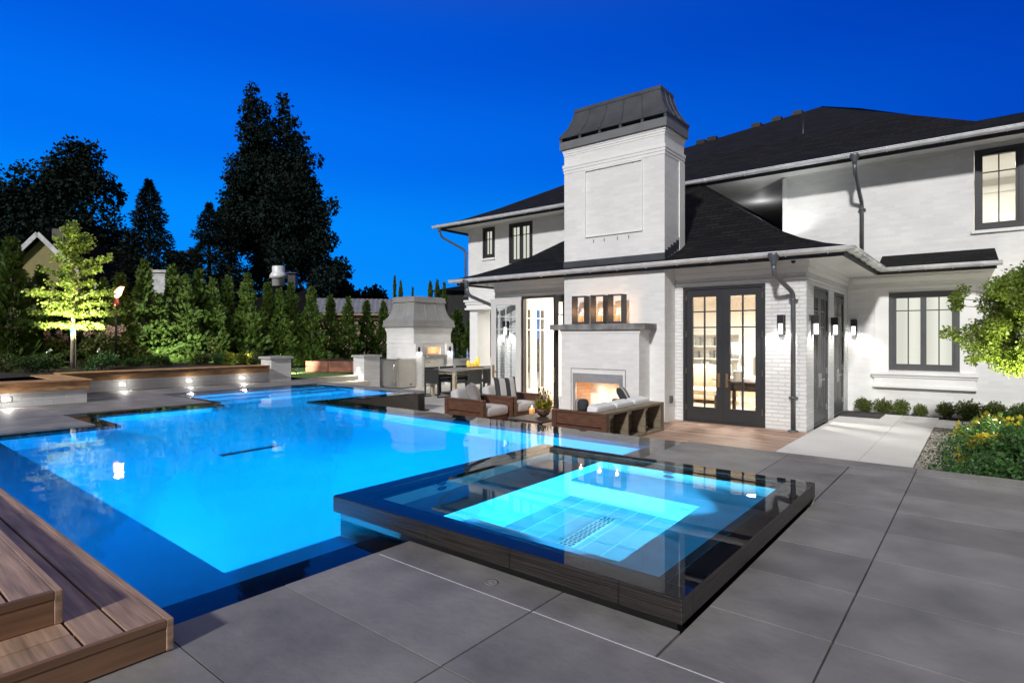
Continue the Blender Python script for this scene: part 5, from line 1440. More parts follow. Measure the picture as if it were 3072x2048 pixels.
# --- hedge of narrow cedars: three shapes, shared
def cedar_mesh(H, Rr, n, droop=.5, seed=0):
    h = RNG.random(n) ** 1.35 * .99; z = .05 + h * H
    rad = Rr * np.clip(1.08 * (1 - h) ** 1.05, .03, 1) * RNG.uniform(.35, 1.05, n) * (.85 + .3 * np.sin(h * 23 + seed))
    a = RNG.uniform(0, 2 * np.pi, n)
    out = np.stack([np.cos(a), np.sin(a), np.zeros(n)], 1)
    B = out * rad[:, None]; B[:, 2] = z
    up = RNG.uniform(.25, 1.1, n) * (1 + h)
    D = out + np.stack([RNG.normal(0, .25, n), RNG.normal(0, .25, n), up], 1); D /= np.linalg.norm(D, axis=1)[:, None]
    Ls = RNG.uniform(.16, .34, n) * (1 - .4 * h)
    parts = []
    side = np.cross(D, unit(n)); side /= np.linalg.norm(side, axis=1)[:, None]
    nn = np.cross(side, D)
    for k, (off, ang) in enumerate(((.0, 0), (.15, .55), (.15, -.55), (.4, .5), (.4, -.5), (.62, .42), (.62, -.42))):
        d = D * math.cos(ang) + side * math.sin(ang); d[:, 2] -= droop * .12 * abs(ang)
        d /= np.linalg.norm(d, axis=1)[:, None]
        l = Ls * (1. if k == 0 else .55 - .25 * off)
        parts.append(quads(B + D * (Ls * off)[:, None], d, nn, l, l * .10 + .006))
    return cat(parts)
CED = [cedar_mesh(3.0, .74, 1700, seed=s) for s in range(3)]
CEDM = []
for k in range(3):
    v, f = CED[k]; me = bpy.data.meshes.new('foliage'); me.from_pydata(v.tolist(), [], f.tolist()); me.materials.append(mt['cedar']); CEDM.append(me)
mb = MB(); mb.tube([(0, 0, -.1), (0, 0, 1.5), (0, 0, 3.12)], [.045, .03, .006], 7)
tmp = mb.build('trunk', mt['bark']); TRM = tmp.data; bpy.data.objects.remove(tmp)
def cedar(loc, s, rz, label, kind=0, group='cedar hedge along the garden'):
    t = thing('hedge_cedar', label, 'hedge tree', loc, rz, group); t.scale = s if hasattr(s, '__len__') else (s, s, s)
    o = bpy.data.objects.new('foliage', CEDM[kind]); link(o, t); o = bpy.data.objects.new('trunk', TRM); link(o, t)
    return t
hed = [(361, 821), (433, 781), (476, 882), (518, 799), (558, 826), (596, 812), (640, 838), (683, 831), (742, 823), (803, 850), (838, 868), (872, 850), (935, 862), (992, 885), (1045, 893), (1100, 902), (1150, 905)]
hl = ['hedge cedar just right of the burning torch', 'tall pointed hedge cedar left of the white chimney', 'lower hedge cedar directly in front of the white chimney', 'hedge cedar just right of the white chimney', 'low hedge cedar between two pointed ones, under the second dark conifer',
      'pointed hedge cedar below the second dark conifer', 'low hedge cedar left of the pair below the tall dark tree', 'pointed hedge cedar at the left foot of the tall dark tree', 'tall thin-tipped hedge cedar left of the silver roof vent', 'hedge cedar in front of the silver roof vent',
      'lower hedge cedar under the dark flue beside the silver vent', 'pointed hedge cedar just right of the silver vent and flue', 'thin-tipped hedge cedar at the left end of the corrugated roof', 'hedge cedar in front of the corrugated roof', 'hedge cedar below the right half of the corrugated roof', 'low hedge cedar before the tan gable wall', 'last hedge cedar, touching the pizza oven']
for k, ((px, py), lb) in enumerate(zip(hed, hl)):
    t_ = 17.8 + (px - 361) / 790 * 8.6 + (.5 if k % 2 else 0)
    x, y, z = at(px, t_, py); b = terr(x, y)
    s = (z - b) / 3.08
    cedar((x, y, b), (max(.92, s * .98), max(.92, s * .98), s), k * 1.3, lb, k % 3)
for k, (px, py, t_, lb) in enumerate(((35, 715, 16.5, 'big drooping cedar at the left edge of the photo'), (120, 800, 18.5, 'dark hedge cedar behind the left part of the uplit tree'), (188, 830, 19, 'dark hedge cedar right behind the uplit trunk'), (262, 812, 19.2, 'dark hedge cedar between the uplit tree and the torch'), (310, 836, 18.6, 'hedge cedar lit orange by the torch'), (-40, 690, 17, 'cedar cut by the left edge of the photo'))):
    x, y, z = at(px, t_, py); b = terr(x, y); s = (z - b) / 3.08
    cedar((x, y, b), (s * 1.05, s * 1.05, s), k * 2.1, lb, k % 3)
# three small cedars past the oven, seen between oven and pier
for k, (px, py, t_, lb) in enumerate(((1372, 930, 25, 'leafy cedar between the pizza oven and the white pier'), (1412, 955, 24.5, 'cedar just left of the white pier'), (1475, 900, 26, 'cedar glimpsed right of the white pier'))):
    x, y, z = at(px, t_, py); s = (z - ZP) / 3.08; cedar((x, y, ZP), (s * 1.3, s * 1.3, s), k, lb, k % 3, None)
# --- dark trees behind
def bigtree(name, label, base, lobes, n, leaf, th, mat='nightleaf', tr=.25, limbs=7):
    t = thing(name, label, 'tree', base)
    top = max(l[2] for l in lobes)
    p = [(0, 0, -.5), (.1, .05, top * .35), (0, .1, top * .75)]
    mb = MB(); mb.tube(p, [tr, tr * .7, tr * .2], 9)
    for k in range(limbs):
        l = lobes[int(RNG.integers(len(lobes)))]; z0 = RNG.uniform(.25, .7) * top
        mb.tube([(0, .05, z0), (l[0] * .5, l[1] * .5, (z0 + l[2]) / 2 + .2), (l[0], l[1], l[2])], [tr * .35, tr * .2, .03], 6)
    mb.build('trunk', mt['darkbark'], t, world=False)
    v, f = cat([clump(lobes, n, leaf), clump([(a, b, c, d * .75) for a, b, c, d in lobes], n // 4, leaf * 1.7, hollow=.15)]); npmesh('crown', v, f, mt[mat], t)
    return t
def lobecloud(n, cx, cz, rx, rz, rl, shape=None):
    out = []
    while len(out) < n:
        u = RNG.uniform(-1, 1, 3)
        if u @ u > 1: continue
        x, y, z = u[0] * rx, u[1] * rx * .8, cz + u[2] * rz
        r = rl * RNG.uniform(.6, 1.25)
        out.append((cx + x, y, z, r))
    return out
def place_px(px, t): x, y = at(px, t); return (x, y, ZP)
# big broad tree at the left: spans the left edge to beside the first conifer
q = 36 / 1735
lob = [(( -150) * q, 0, 9.5, 2.2), (-60 * q, 0, 10.6, 2.4), (30 * q, .5, 12.0, 1.9), (75 * q, 0, 11.3, 1.9), (-20 * q, 0, 8, 3), (110 * q, 0, 8.6, 2.4), (150 * q, 0, 6.4, 2.0), (60 * q, 0, 5.4, 2.8), (-120 * q, 0, 6, 3), (185 * q, .3, 5.2, 1.5), (-220 * q, 0, 7, 3), (120 * q, 0, 4, 2.3), (-40 * q, 0, 3.6, 2.6), (200 * q, 0, 6.2, .9)]
extra = [(a + RNG.normal(0, .9), b + RNG.normal(0, .9), c + RNG.normal(0, .8), d * .42) for a, b, c, d in lob for _ in range(5)]
lob = [(a * .92, b, c, d * .82) for a, b, c, d in lob]
# right-hand axis of the picture: turn the tree so its width faces the camera
def facing(t): t.rotation_euler = (0, 0, math.atan2(.6304, .7763)); return t
facing(bigtree('broadleaf_tree', 'big broad dark tree at the left, rising behind the yellow gable', place_px(165, 36), lob + extra, 42000, .22, 0))
def conifer(name, label, px, t_, pytop, halfw, n, ragged=.25):
    x, y, z = at(px, t_, pytop); H = z - ZP; Wd = halfw / 1735 * t_
    tt = thing(name, label, 'tree', (x, y, ZP)); trunk([(0, 0, -.3), (0, 0, H * .5), (0, 0, H * .98)], [.22, .14, .02], mt['darkbark'], tt)
    h = RNG.random(n) ** 1.1; nb = 60
    lev = np.floor(h * nb) / nb + RNG.uniform(0, .012, n)
    rmax = Wd * np.clip((1 - lev), .015, 1) ** .8 * (1 + ragged * np.sin(lev * 61 + 2) + ragged * .7 * np.sin(lev * 23))
    a = RNG.uniform(0, 2 * np.pi, n); a = np.round(a / .45) * .45 + lev * 40 + RNG.normal(0, .12, n)
    fr = RNG.random(n) ** .6
    out = np.stack([np.cos(a), np.sin(a), np.zeros(n)], 1)
    P = out * (rmax * fr)[:, None]; P[:, 2] = lev * H * .985 + .1 - fr * rmax * .28 + RNG.normal(0, .05, n)
    D = out + unit(n) * .7; D[:, 2] += RNG.uniform(-.5, .35, n); D /= np.linalg.norm(D, axis=1)[:, None]
    l = RNG.uniform(.25, .6, n) * (1 - .6 * lev)
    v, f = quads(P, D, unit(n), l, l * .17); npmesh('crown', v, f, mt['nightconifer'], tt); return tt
conifer('conifer', 'dark conical conifer right of the big broad tree', 447, 33, 535, 155, 15000, .16)
conifer('conifer', 'dark broad-based conifer between the cone and the tall tree', 628, 34, 606, 140, 12000, .30)
# slender companions fused to its right shoulder
conifer('conifer', 'short dark conifer at the right shoulder of the broad-based conifer', 692, 34.5, 668, 80, 5500, .3)
q = 38 / 1735
lob = []
cols = [(-70, 18.0, 4.), (-35, 16.9, 5), (25, 17.2, 4.5), (-5, 15.5, 6), (62, 15.8, 4.5), (95, 14.2, 5), (-100, 14.4, 4), (-118, 12.4, 3)]
for c, top, ln in cols:
    for j in range(11):
        f = j / 10; lob.append(((c + RNG.normal(0, 5)) * q, RNG.normal(0, .6), top - f * ln * 1.5, .32 + 1.0 * f ** .8))
for (cx, z, w, r) in ((0, 10.5, 105, 1.05), (20, 8.8, 125, 1.05), (45, 7.2, 130, 1.), (70, 5.2, 105, .95), (70, 3.2, 85, 1.), (90, 2, 100, 1.)):
    for j in range(13):
        lob.append(((cx + RNG.uniform(-w, w)) * q, RNG.normal(0, 1), z + RNG.normal(0, .7), r * RNG.uniform(.6, 1.1)))
lob += [(-160 * q, 0, 9.6, .5), (-138 * q, 0, 9.5, .6), (-120 * q, 0, 9.0, .6), (-150 * q, 0, 12.2, .35), (-130 * q, 0, 12., .5), (195 * q, 0, 6.4, .5), (180 * q, 0, 6.0, .6), (205 * q, 0, 2.3, .6), (190 * q, 0, 1.9, .8), (160 * q, 0, 10.2, .6)]
facing(bigtree('tall_tree', 'tallest dark tree with several pointed tops, left of the house', place_px(832, 38), lob, 52000, .20, 0, limbs=12, tr=.4))
lob = [(RNG.uniform(-1.6, 1.6), RNG.uniform(-1, 1), RNG.uniform(2., 5.2), RNG.uniform(.6, 1.1)) for _ in range(16)]
facing(bigtree('round_tree', 'small round dark tree in the distance right of the tall tree', place_px(1078, 45), [(a * 1.3, b, max(1, c - abs(a) * .9 + .35), d) for a, b, c, d in lob], 4500, .3, 0))
lob = [(RNG.uniform(-1.7, 1.7), RNG.uniform(-1, 1), RNG.uniform(1., 5.6), RNG.uniform(.5, .8)) for _ in range(16)]
facing(bigtree('thin_tree', 'thin dark tree filling the gap left of the tall tree', place_px(736, 40), lob, 2600, .2, 0))
lob = [(RNG.uniform(-1.0, 1.0), RNG.uniform(-1, 1), RNG.uniform(2., 7.5), RNG.uniform(.4, .7)) for _ in range(14)]
facing(bigtree('thin_tree', 'thin dark tree between the two dark conifers', place_px(555, 37), lob, 2200, .2, 0))
lob = [(RNG.uniform(-1.4, 1.4), RNG.uniform(-1, 1), RNG.uniform(1., 5.8), RNG.uniform(.4, .7)) for _ in range(12)]
facing(bigtree('thin_tree', 'wispy dark tree at the right foot of the tall tree', place_px(985, 40), lob, 2300, .17, 0))
for k, (px, py, t_, hw, lb) in enumerate(((1184, 829, 30, 8, 'slim dark cypress above the oven hood, taller of the pair'), (1202, 845, 30, 10, 'slim dark cypress above the oven hood, shorter of the pair'), (1238, 865, 32, 8, 'tiny cypress tip behind the middle of the oven hood'), (1291, 846, 30, 12, 'green cypress behind the right end of the oven hood, left of three'), (1312, 843, 30, 13, 'green cypress behind the right end of the oven hood, middle of three'), (1333, 850, 29.5, 12, 'green cypress behind the right end of the oven hood, right of three'))):
    x, y, z = at(px, t_, py); H = z - ZP; s = H / 3.08
    c = cedar((x, y, ZP), (hw / 1735 * t_ / .32, hw / 1735 * t_ / .32, s), k, lb, k % 3, 'slim cypresses behind the oven')
    c.name = 'cypress' if k == 0 else 'cypress.%03d' % k; c['category'] = 'tree'
# --- uplit young tree
def ginkgo():
    x, y, b = -18.0, 4.39, .38
    t = thing('young_tree', 'young fan-leaved tree glowing yellow-green in an uplight', 'tree', (x, y, b))
    mb = MB(); mb.tube([(0, 0, -.1), (.01, 0, .8), (-.02, .02, 1.6), (.02, 0, 2.6), (.0, .03, 3.5), (0, 0, 3.72)], [.062, .045, .036, .027, .012, .004], 9)
    mb.tube([(.07, .05, -.05), (.05, .05, .7), (.03, .03, 1.35)], [.012, .012, .012], 6)
    parts = []
    ca = math.atan2(.6304, .7763)
    br = []
    # (height, reach to each side of the picture) tiers read off its outline
    tiers = [(1.15, .85, .72, -.06), (1.42, .80, 1.05, .02), (1.62, .55, .75, .06), (1.85, .98, .80, .10), (2.1, .62, .6, .12), (2.35, .80, .72, .22), (2.6, .48, .82, .2), (2.85, .28, .35, .25), (3.05, .38, .42, .3), (3.25, .2, .28, .2), (3.45, .15, .12, .12)]
    for (h, l, r, rise) in tiers:
        for k in range(7):
            a = RNG.uniform(0, 2 * math.pi) if k > 1 else (0 if k == 0 else math.pi)
            c = math.cos(a); reach = 1.2 * (r if c > 0 else l) * (abs(c) * .8 + .25) * RNG.uniform(.75, 1.05)
            wd = a + ca
            e = Vector((math.cos(wd) * reach, math.sin(wd) * reach, h + rise * RNG.uniform(.6, 1.4)))
            m = Vector((math.cos(wd) * reach * .5, math.sin(wd) * reach * .5, h + rise * .7 + .03))
            mb.tube([(0, 0, h - .08), m, e], [.012, .008, .003], 5)
            n = int(38 + 95 * reach); f = RNG.random(n) ** .7
            P = np.outer((1 - f) ** 2, [0, 0, h - .05]) + np.outer(2 * f * (1 - f), m) + np.outer(f ** 2, e) + RNG.normal(0, .045, (n, 3)) * np.array([1, 1, .9])
            D = unit(n); D[:, 2] -= .35; D /= np.linalg.norm(D, axis=1)[:, None]; s = RNG.uniform(.045, .085, n); parts.append(quads(P, D, unit(n), s, s * .55))
    n = 240; P = np.stack([RNG.normal(0, .06, n), RNG.normal(0, .06, n), RNG.uniform(2.9, 3.78, n)], 1); D = unit(n); s = RNG.uniform(.035, .065, n); parts.append(quads(P, D, unit(n), s, s * .55))
    mb.build('trunk', mt['palebark'], t, world=False)
    v, f = cat(parts); npmesh('crown', v, f, mt['ginkgo'], t)
    mb = MB(); mb.lathe([(.052, .92), (.054, 1.0)], (.015, 0, 0), 12); mb.build('tie_band', M('turquoise_tie', (.02, .35, .42), .5), t, world=False)
ginkgo()
UP = []
def uplight(loc, rz, label, target, P, col=(1, .93, .72), ang=70):
    if not UP:
        t = thing('garden_uplight', label, 'spotlight', loc, rz, 'garden uplights'); UP.append(t)
        mb = MB(); mb.tube([(0, 0, -.5), (0, 0, .1)], .01, 8); mb.build('stake', mt['black'], t, world=False)
        mb = MB(); mb.tube([(-.05, 0, .08), (.06, 0, .16)], [.028, .035], 12); mb.build('housing', mt['steel'], t, world=False)
        mb = MB(); mb.tube([(.0605, 0, .1605), (.064, 0, .163)], [.032, .032], 12); mb.build('lens', mt['uplens'], t, world=False)
    else: dup(UP[0], loc, rz, label)
    d = (Vector(target) - Vector((loc[0], loc[1], loc[2] + .2))).normalized()
    p = Vector((loc[0], loc[1], loc[2] + .2)) + d * .08
    lamp('SPOT', p, P, col, size=.03, dirv=d, angle=ang, blend=.7)
mt['uplens'] = emit('lit_uplight_lens', (1, .96, .85), 4)
uplight((-17.3, 4.75, .72), R(150), 'small uplight at the right foot of the glowing young tree', (-18.0, 4.4, 2.3), 800, ang=84)
uplight((-17.35, 3.75, .72), R(120), 'small uplight at the left foot of the glowing young tree', (-18.0, 4.4, 2.0), 560, ang=84)
# --- torch
t = thing('garden_torch', 'tall burning garden torch with a copper cup on a dark pole', 'torch', (-18.7, 5.55, .36))
mb = MB(); mb.tube([(0, 0, -.1), (0, 0, 1.72)], .03, 10); mb.build('pole', mt['black'], t, world=False)
mb = MB(); mb.lathe([(.09, 1.66), (.075, 1.78), (.055, 1.92), (.05, 1.93)], n=16); mb.build('cup', M('copper', (.45, .17, .12), .4, metal=.8), t, world=False)
mb = MB(); mb.tube([(0, 0, 1.93), (.04, .02, 2.03), (.10, .04, 2.12), (.17, .08, 2.19), (.24, .12, 2.22)], [.05, .10, .09, .06, .005], 10); mb.build('flame', flamemat('torch_flame', (1, .80, .5), (1, .32, .10), 6), t, world=False)
lamp('POINT', (-18.6, 5.6, 2.5), 130, (1, .45, .16), size=.1)
# --- shrubs: a few shapes, copied
SH = {}
def shrubmesh(key, kind, n=700):
    if kind == 'broad': lob = [(RNG.normal(0, .16), RNG.normal(0, .16), RNG.uniform(.12, .42), RNG.uniform(.1, .2)) for _ in range(12)]; v, f = clump(lob, n, .075, hollow=.3)
    elif kind == 'fine': lob = [(RNG.normal(0, .18), RNG.normal(0, .18), RNG.uniform(.1, .38), RNG.uniform(.12, .2)) for _ in range(14)]; v, f = clump(lob, n * 3, .042, hollow=.3)
    elif kind == 'ball': lob = [(RNG.normal(0, .05), RNG.normal(0, .05), .17 + RNG.normal(0, .03), .15) for _ in range(5)]; v, f = clump(lob, n * 2, .04, hollow=.35)
    elif kind == 'fern':
        m = 26; parts = []
        for k in range(m):
            a = RNG.uniform(0, 6.3); L_ = RNG.uniform(.3, .55); lean = RNG.uniform(.5, 1.2)
            for j in range(14):
                s = (j + 1) / 15; p = np.array([[math.cos(a) * L_ * s * lean, math.sin(a) * L_ * s * lean, L_ * (1.2 * s - .75 * s * s * lean)]])
                for sg in (-1, 1):
                    d = np.array([[math.cos(a + sg * 1.1), math.sin(a + sg * 1.1), .1]]); l = .11 * (1 - s * .8)
                    parts.append(quads(p, d, np.array([[0, 0, 1.]]), l, l * .16))
        v, f = cat(parts)
    elif kind == 'tall':
        P = np.stack([RNG.normal(0, .16, n), RNG.normal(0, .16, n), RNG.uniform(.05, .8, n)], 1); D = unit(n); D[:, 2] = abs(D[:, 2]); s = RNG.uniform(.07, .14, n); v, f = quads(P, D, unit(n), s, s * .2)
    me = bpy.data.meshes.new('foliage'); me.from_pydata(v.tolist(), [], f.tolist()); SH[key] = me; return me
mbs = MB()
for k in range(7):
    a = k * .9; mbs.tube([(0, 0, -.05), (.05 * math.cos(a), .05 * math.sin(a), .12), (.13 * math.cos(a), .13 * math.sin(a), .3)], [.008, .006, .003], 5)
tmp = mbs.build('stem', mt['bark']); STM = tmp.data; bpy.data.objects.remove(tmp)
def shrub(name, kind, mat, loc, s, label, var=0, group=None, cat_='shrub'):
    key = (kind, mat, var)
    if key not in SH: shrubmesh(key, kind); SH[key].materials.append(mt[mat])
    t = thing(name, label, cat_, loc, RNG.uniform(0, 6.3), group); t.scale = s if hasattr(s, '__len__') else (s, s, s)
    link(bpy.data.objects.new('foliage', SH[key]), t); link(bpy.data.objects.new('stem', STM), t)
    return t
def bedpt(px, py, z=.40):
    t_ = (z - 1.2) * 1735 / (1010 - py); x, y = at(px, t_); return (x, y, z)
sl = [(20, 1115, 'broad', 'bush', 1.2, 'dark shrub at the left edge above the near seat wall'), (75, 1118, 'fine', 'cedardark', 1.1, 'fine dark groundcover behind the near seat wall'), (128, 1112, 'broad', 'cedardark', 1.1, 'dark leafy shrub left of the uplit trunk'), (165, 1106, 'fine', 'bush', .9, 'low shrub at the left foot of the uplit trunk'),
      (150, 1088, 'tall', 'midleaf', 1.0, 'lit pale-leaved shrub left behind the uplit trunk'), (178, 1082, 'broad', 'midleaf', 1.0, 'bright leafy shrub close behind the uplit trunk'), (250, 1085, 'broad', 'midleaf', 1.0, 'bright leafy shrub right of the uplit trunk'), (262, 1102, 'fine', 'bush', .8, 'low shrub between the uplit trunk and its right uplight'),
      (305, 1108, 'broad', 'box', 1.1, 'deep green shrub right of the right uplight'), (335, 1104, 'broad', 'box', 1.0, 'deep green shrub under the torch'), (300, 1075, 'broad', 'bush', 1.2, 'dusky shrub left of the torch pole'), (370, 1078, 'tall', 'bush', .9, 'dusky upright shrub right of the torch pole'),
      (390, 1100, 'fine', 'cedardark', .8, 'dark low shrub before the strip of lit lawn'), (420, 1098, 'broad', 'midleaf', .8, 'pale shrub standing alone in front of the lit lawn'), (452, 1100, 'broad', 'midleaf', .9, 'larger pale-leaved shrub in the middle of the bed'), (492, 1098, 'fine', 'cedardark', .8, 'dark low shrub right of the pale-leaved shrub'),
      (520, 1080, 'tall', 'bush', .9, 'upright dusky shrub against the hedge, left one of a pair'), (565, 1078, 'tall', 'bush', 1.0, 'upright dusky shrub against the hedge, right one of a pair'), (590, 1092, 'broad', 'bush', .8, 'low dusky shrub at the middle of the far seat wall'), (635, 1078, 'tall', 'bush', 1.05, 'tall dusky shrub left of the path light'),
      (655, 1090, 'fine', 'box', .8, 'dark round shrub left of the path light'), (690, 1088, 'broad', 'lime', .7, 'yellow-green shrub at the foot of the short path light'), (722, 1092, 'ball', 'fern', 1.0, 'pale flowering plant below the path light'), (745, 1088, 'broad', 'lime', .65, 'yellow-green shrub under the tall path light'), (765, 1090, 'broad', 'bush', .75, 'speckled brown-leaved shrub left of the white pillar')]
for k, (px, py, kind, mat, s, lb) in enumerate(sl):
    shrub('garden_shrub', kind, mat, bedpt(px, py), s * (.7 if px < 530 else .9), lb, k % 2)
for k, (px, py, lb) in enumerate(((20, 1075, 'yellow-green fern at the left edge of the garden bed'),)):
    shrub('fern', 'fern', 'fern', bedpt(px, py, .42), 1.3, lb, cat_='fern')
# lit shrubs by the lawn past the pillar
for k, (x, y, kind, mat, s, lb) in enumerate(((-17.6, 9.75, 'fine', 'midleaf', 1.2, 'bright lit bush on the lawn left of the reddish raised bed'), (-17.2, 9.2, 'broad', 'bush', 1.0, 'dusky bush right behind the white pillar'), (-18.6, 10.3, 'broad', 'midleaf', 1.1, 'lit bush at the corner of the reddish raised bed'))):
    shrub('garden_shrub', kind, mat, (x, y, terr(x, y)), s, lb, k % 2)
# hydrangeas
def hydrangea(loc, s, label, k):
    t = shrub('hydrangea', 'broad', 'bush', loc, s, label, 1, cat_='hydrangea')
    parts = []; mb = MB()
    for j in range(9):
        a = RNG.uniform(0, 6.3); r = RNG.uniform(.1, .32); c = np.array([r * math.cos(a), r * math.sin(a), RNG.uniform(.38, .66)]); n = 60
        h = RNG.random(n); u = unit(n); P = c + u * (.065 * (1 - h * .8))[:, None]; P[:, 2] = c[2] + h * .15; sz = RNG.uniform(.018, .035, n); parts.append(quads(P, u, unit(n), sz, sz * .5))
    v, f = cat(parts); npmesh('blossom', v, f, mt['petal'], t)
for k, (px, py, t_, s, lb) in enumerate(((30, 1010, 16.6, 1.5, 'hydrangea with pale heads at the left edge'), (285, 1012, 17.2, 1.25, 'hydrangea with cream heads left of the torch pole'), (355, 1008, 17., 1.25, 'hydrangea with pink heads right of the torch pole'), (165, 1022, 17.2, 1.1, 'hydrangea half hidden behind the uplit crown'))):
    x, y, z = at(px, t_, py); hydrangea((x, y, z - .48 * s), s, lb, k)
mb = MB(); mb.blob((0, 0, 0), (.75, .55, .42), p=2.4, q=2.2, n=10)
o = mb.build('boulder', mt['rock']); x, y, z = bedpt(58, 1088); o.location = (x, y, z + .1); o.rotation_euler = (.2, .3, .9); tag(o, 'pale rounded boulder in the bed left of the uplit tree', 'rock')
for v in o.data.vertices:
    n_ = math.sin(v.co.x * 9 + 1) * math.cos(v.co.y * 11) * .03 + math.sin(v.co.z * 17 + v.co.x * 5) * .02; v.co += v.co.normalized() * n_
# path lights in the bed
for k, (px, py0, py1, lb) in enumerate(((716, 1067, 1085, 'short path light with a flat T-shaped head'), (743, 1050, 1087, 'taller path light beside the flowers'))):
    x, y, z = bedpt(px, py1); t_ = -.6304 * x + .7763 * y; h = (py1 - py0) / 1735 * t_
    t = thing('path_light', lb, 'garden light', (x, y, z)); mb = MB(); mb.box(-.02, .02, -.02, .02, -.05, h); mb.build('post', mt['steel'], t, world=False)
    mb = MB(); mb.box(-.02, .17, -.03, .03, h, h + .04) if k == 0 else mb.box(-.05, -.0205, -.03, .03, h - .1, h - .02); mb.build('head', mt['steel'], t, world=False)
    lamp('SPOT', (x + .09, y - .06, z + h - .06), 14, (1, .92, .75), size=.03, dirv=(.2, -.1, -1), angle=140)
uplight((-17.0, 10.0, .02), R(140), 'small uplight on the lawn by the reddish raised bed', (-19.5, 11.0, 1.0), 500, col=(1, .93, .75), ang=110)
uplight((-19.2, 7.2, .2), R(140), 'hidden uplight at the foot of the hedge behind the far seat wall', (-21.5, 8.6, 1.8), 650, col=(1, .96, .8), ang=110)
uplight((-18.8, 2.6, .36), R(160), 'uplight at the left hydrangea', (-20, 1.8, 1.6), 200, ang=100)
# raised timber bed
t = thing('timber_bed', 'raised garden bed edged with reddish timber sleepers on the lawn', 'raised bed', (-17.0, 11.2, 0))
a, b = Vector((-17.9, 10.9, 0)), Vector((-15.7, 12.1, 0)); d = (b - a).normalized(); nn = Vector((-d.y, d.x, 0))
mb = MB()
for k in range(2):
    for j in range(3):
        p0 = a + (b - a) * (j / 3 + .004); p1 = a + (b - a) * ((j + 1) / 3 - .004)
        mb.bar(p0 + Vector((0, 0, .10 + .185 * k)), p1 + Vector((0, 0, .10 + .185 * k)), .12, .18)
mb.bar(a + nn * .1 + Vector((0, 0, .19)), a + nn * 2.6 + Vector((0, 0, .19)), .12, .37)
mb.build('sleeper_wall', mt['redwood'], t)
mb = MB(); mb.prism([tuple((a + nn * .1)[:2]), tuple((b + nn * .1)[:2]), tuple((b + nn * 2.5)[:2]), tuple((a + nn * 2.5)[:2])], .0, .33); mb.build('soil_fill', mt['soil'], t)
# --- right bed
k = 0
def rb(x, y): return (x, y, ZP)
pts = []
tries = 0
while len(pts) < 46 and tries < 4000:
    tries += 1
    x, y = RNG.uniform(.02, 2.3), RNG.uniform(6.9, 11.9)
    if all((x - a) ** 2 + (y - b) ** 2 > .34 ** 2 for a, b in pts): pts.append((x, y))
pts.sort(key=lambda p: p[1])
for i, (x, y) in enumerate(pts):
    yel = False
    if yel: shrub('yellow_shrub', 'broad', 'yellow', rb(x, y), RNG.uniform(1.0, 1.2), 'bright yellow leafy plant in the lit middle of the right garden bed', i % 2, 'yellow plants in the right bed')
    else: shrub('green_shrub', 'fine', 'box', rb(x, y), RNG.uniform(1.0, 1.3) * (.8 if x < .3 else 1), 'fine-leaved green shrub packed into the right garden bed', i % 3, 'green shrubs in the right bed')
for i, (x, y) in enumerate(((.02, 10.65), (.38, 10.5), (.72, 10.75), (.16, 9.0), (.55, 8.95), (.85, 9.2))): shrub('yellow_shrub', 'broad', 'yellow', (x, y, ZP + .06), .82, 'bright yellow leafy plant in the lit middle of the right garden bed', i % 2, 'yellow plants in the right bed')
bp = [(2596, 1232), (2655, 1236), (2712, 1239), (2770, 1241), (2838, 1243), (2910, 1246), (2985, 1250), (3050, 1254)]
bl = ['small round bush at the wall beside the doormat', 'small round bush at the wall, next after the one by the doormat', 'small round bush under the left half of the wide window', 'smallest round bush, under the middle of the wide window', 'round bush at the wall under the right half of the wide window', 'round bush at the wall below the right end of the window sill', 'round bush at the wall behind the yellow plants', 'round bush at the wall by the right edge of the photo']
for i, ((px, py), lb) in enumerate(zip(bp, bl)):
    t_ = (1.2 - ZP) * 1735 / (py - 1010); x, y = at(px, t_); y = min(y, 14.42)
    shrub('wall_bush', 'ball', 'ballbush', (x, 14.42, ZP), (.88 if i != 3 else .72) * (1.2 if i > 4 else 1), lb, i % 2, 'round bushes along the house wall', 'bush')
uplight((.55, 9.35, ZP + .42), R(60), 'small uplight hidden among the yellow plants under the right tree', (.75, 9.95, 1.3), 330, col=(1, .95, .7), ang=120)
lamp('POINT', (.1, 9.6, ZP + .66), 16, (1, .95, .7), size=.05)
# right tree
def rtree():
    t = thing('leafy_tree', 'small leafy tree lit from below, cut by the right edge of the photo', 'tree', (.85, 9.95, ZP))
    mb = MB(); mb.tube([(0, 0, -.1), (.02, .02, .7), (-.05, .0, 1.3), (-.1, .02, 2.0), (-.1, 0, 2.4)], [.05, .042, .034, .02, .006], 8)
    lob = []
    for j in range(120):
        a = RNG.uniform(0, 6.3); f = RNG.uniform(.15, 1) ** .6; zc = RNG.uniform(-1, 1)
        R_ = math.sqrt(max(0, 1 - (zc * .92) ** 2)); x, y, z = -.1 + math.cos(a) * R_ * f * 1.1, math.sin(a) * R_ * f * .9, 1.90 + zc * .62
        lob.append((x, y, z, RNG.uniform(.10, .22)))
        if j < 24: mb.tube([(-.03, 0, max(1.05, z - .35)), (x * .5, y * .5, z - .08), (x, y, z)], [.014, .009, .004], 5)
    for dx, dz in ((-1.05, 2.25), (-1.12, 2.05), (-1.1, 1.62), (-1.0, 1.5), (-.95, 1.32), (-1.22, 1.68)): lob.append((dx, .1, dz, .09)); mb.tube([(-.4, 0, dz - .1), (dx, .1, dz)], [.008, .003], 5)
    mb.build('trunk', mt['bark'], t, world=False)
    v, f = clump(lob, 60000, .04, hollow=.1); npmesh('crown', v, f, mt['maple'], t)
rtree()
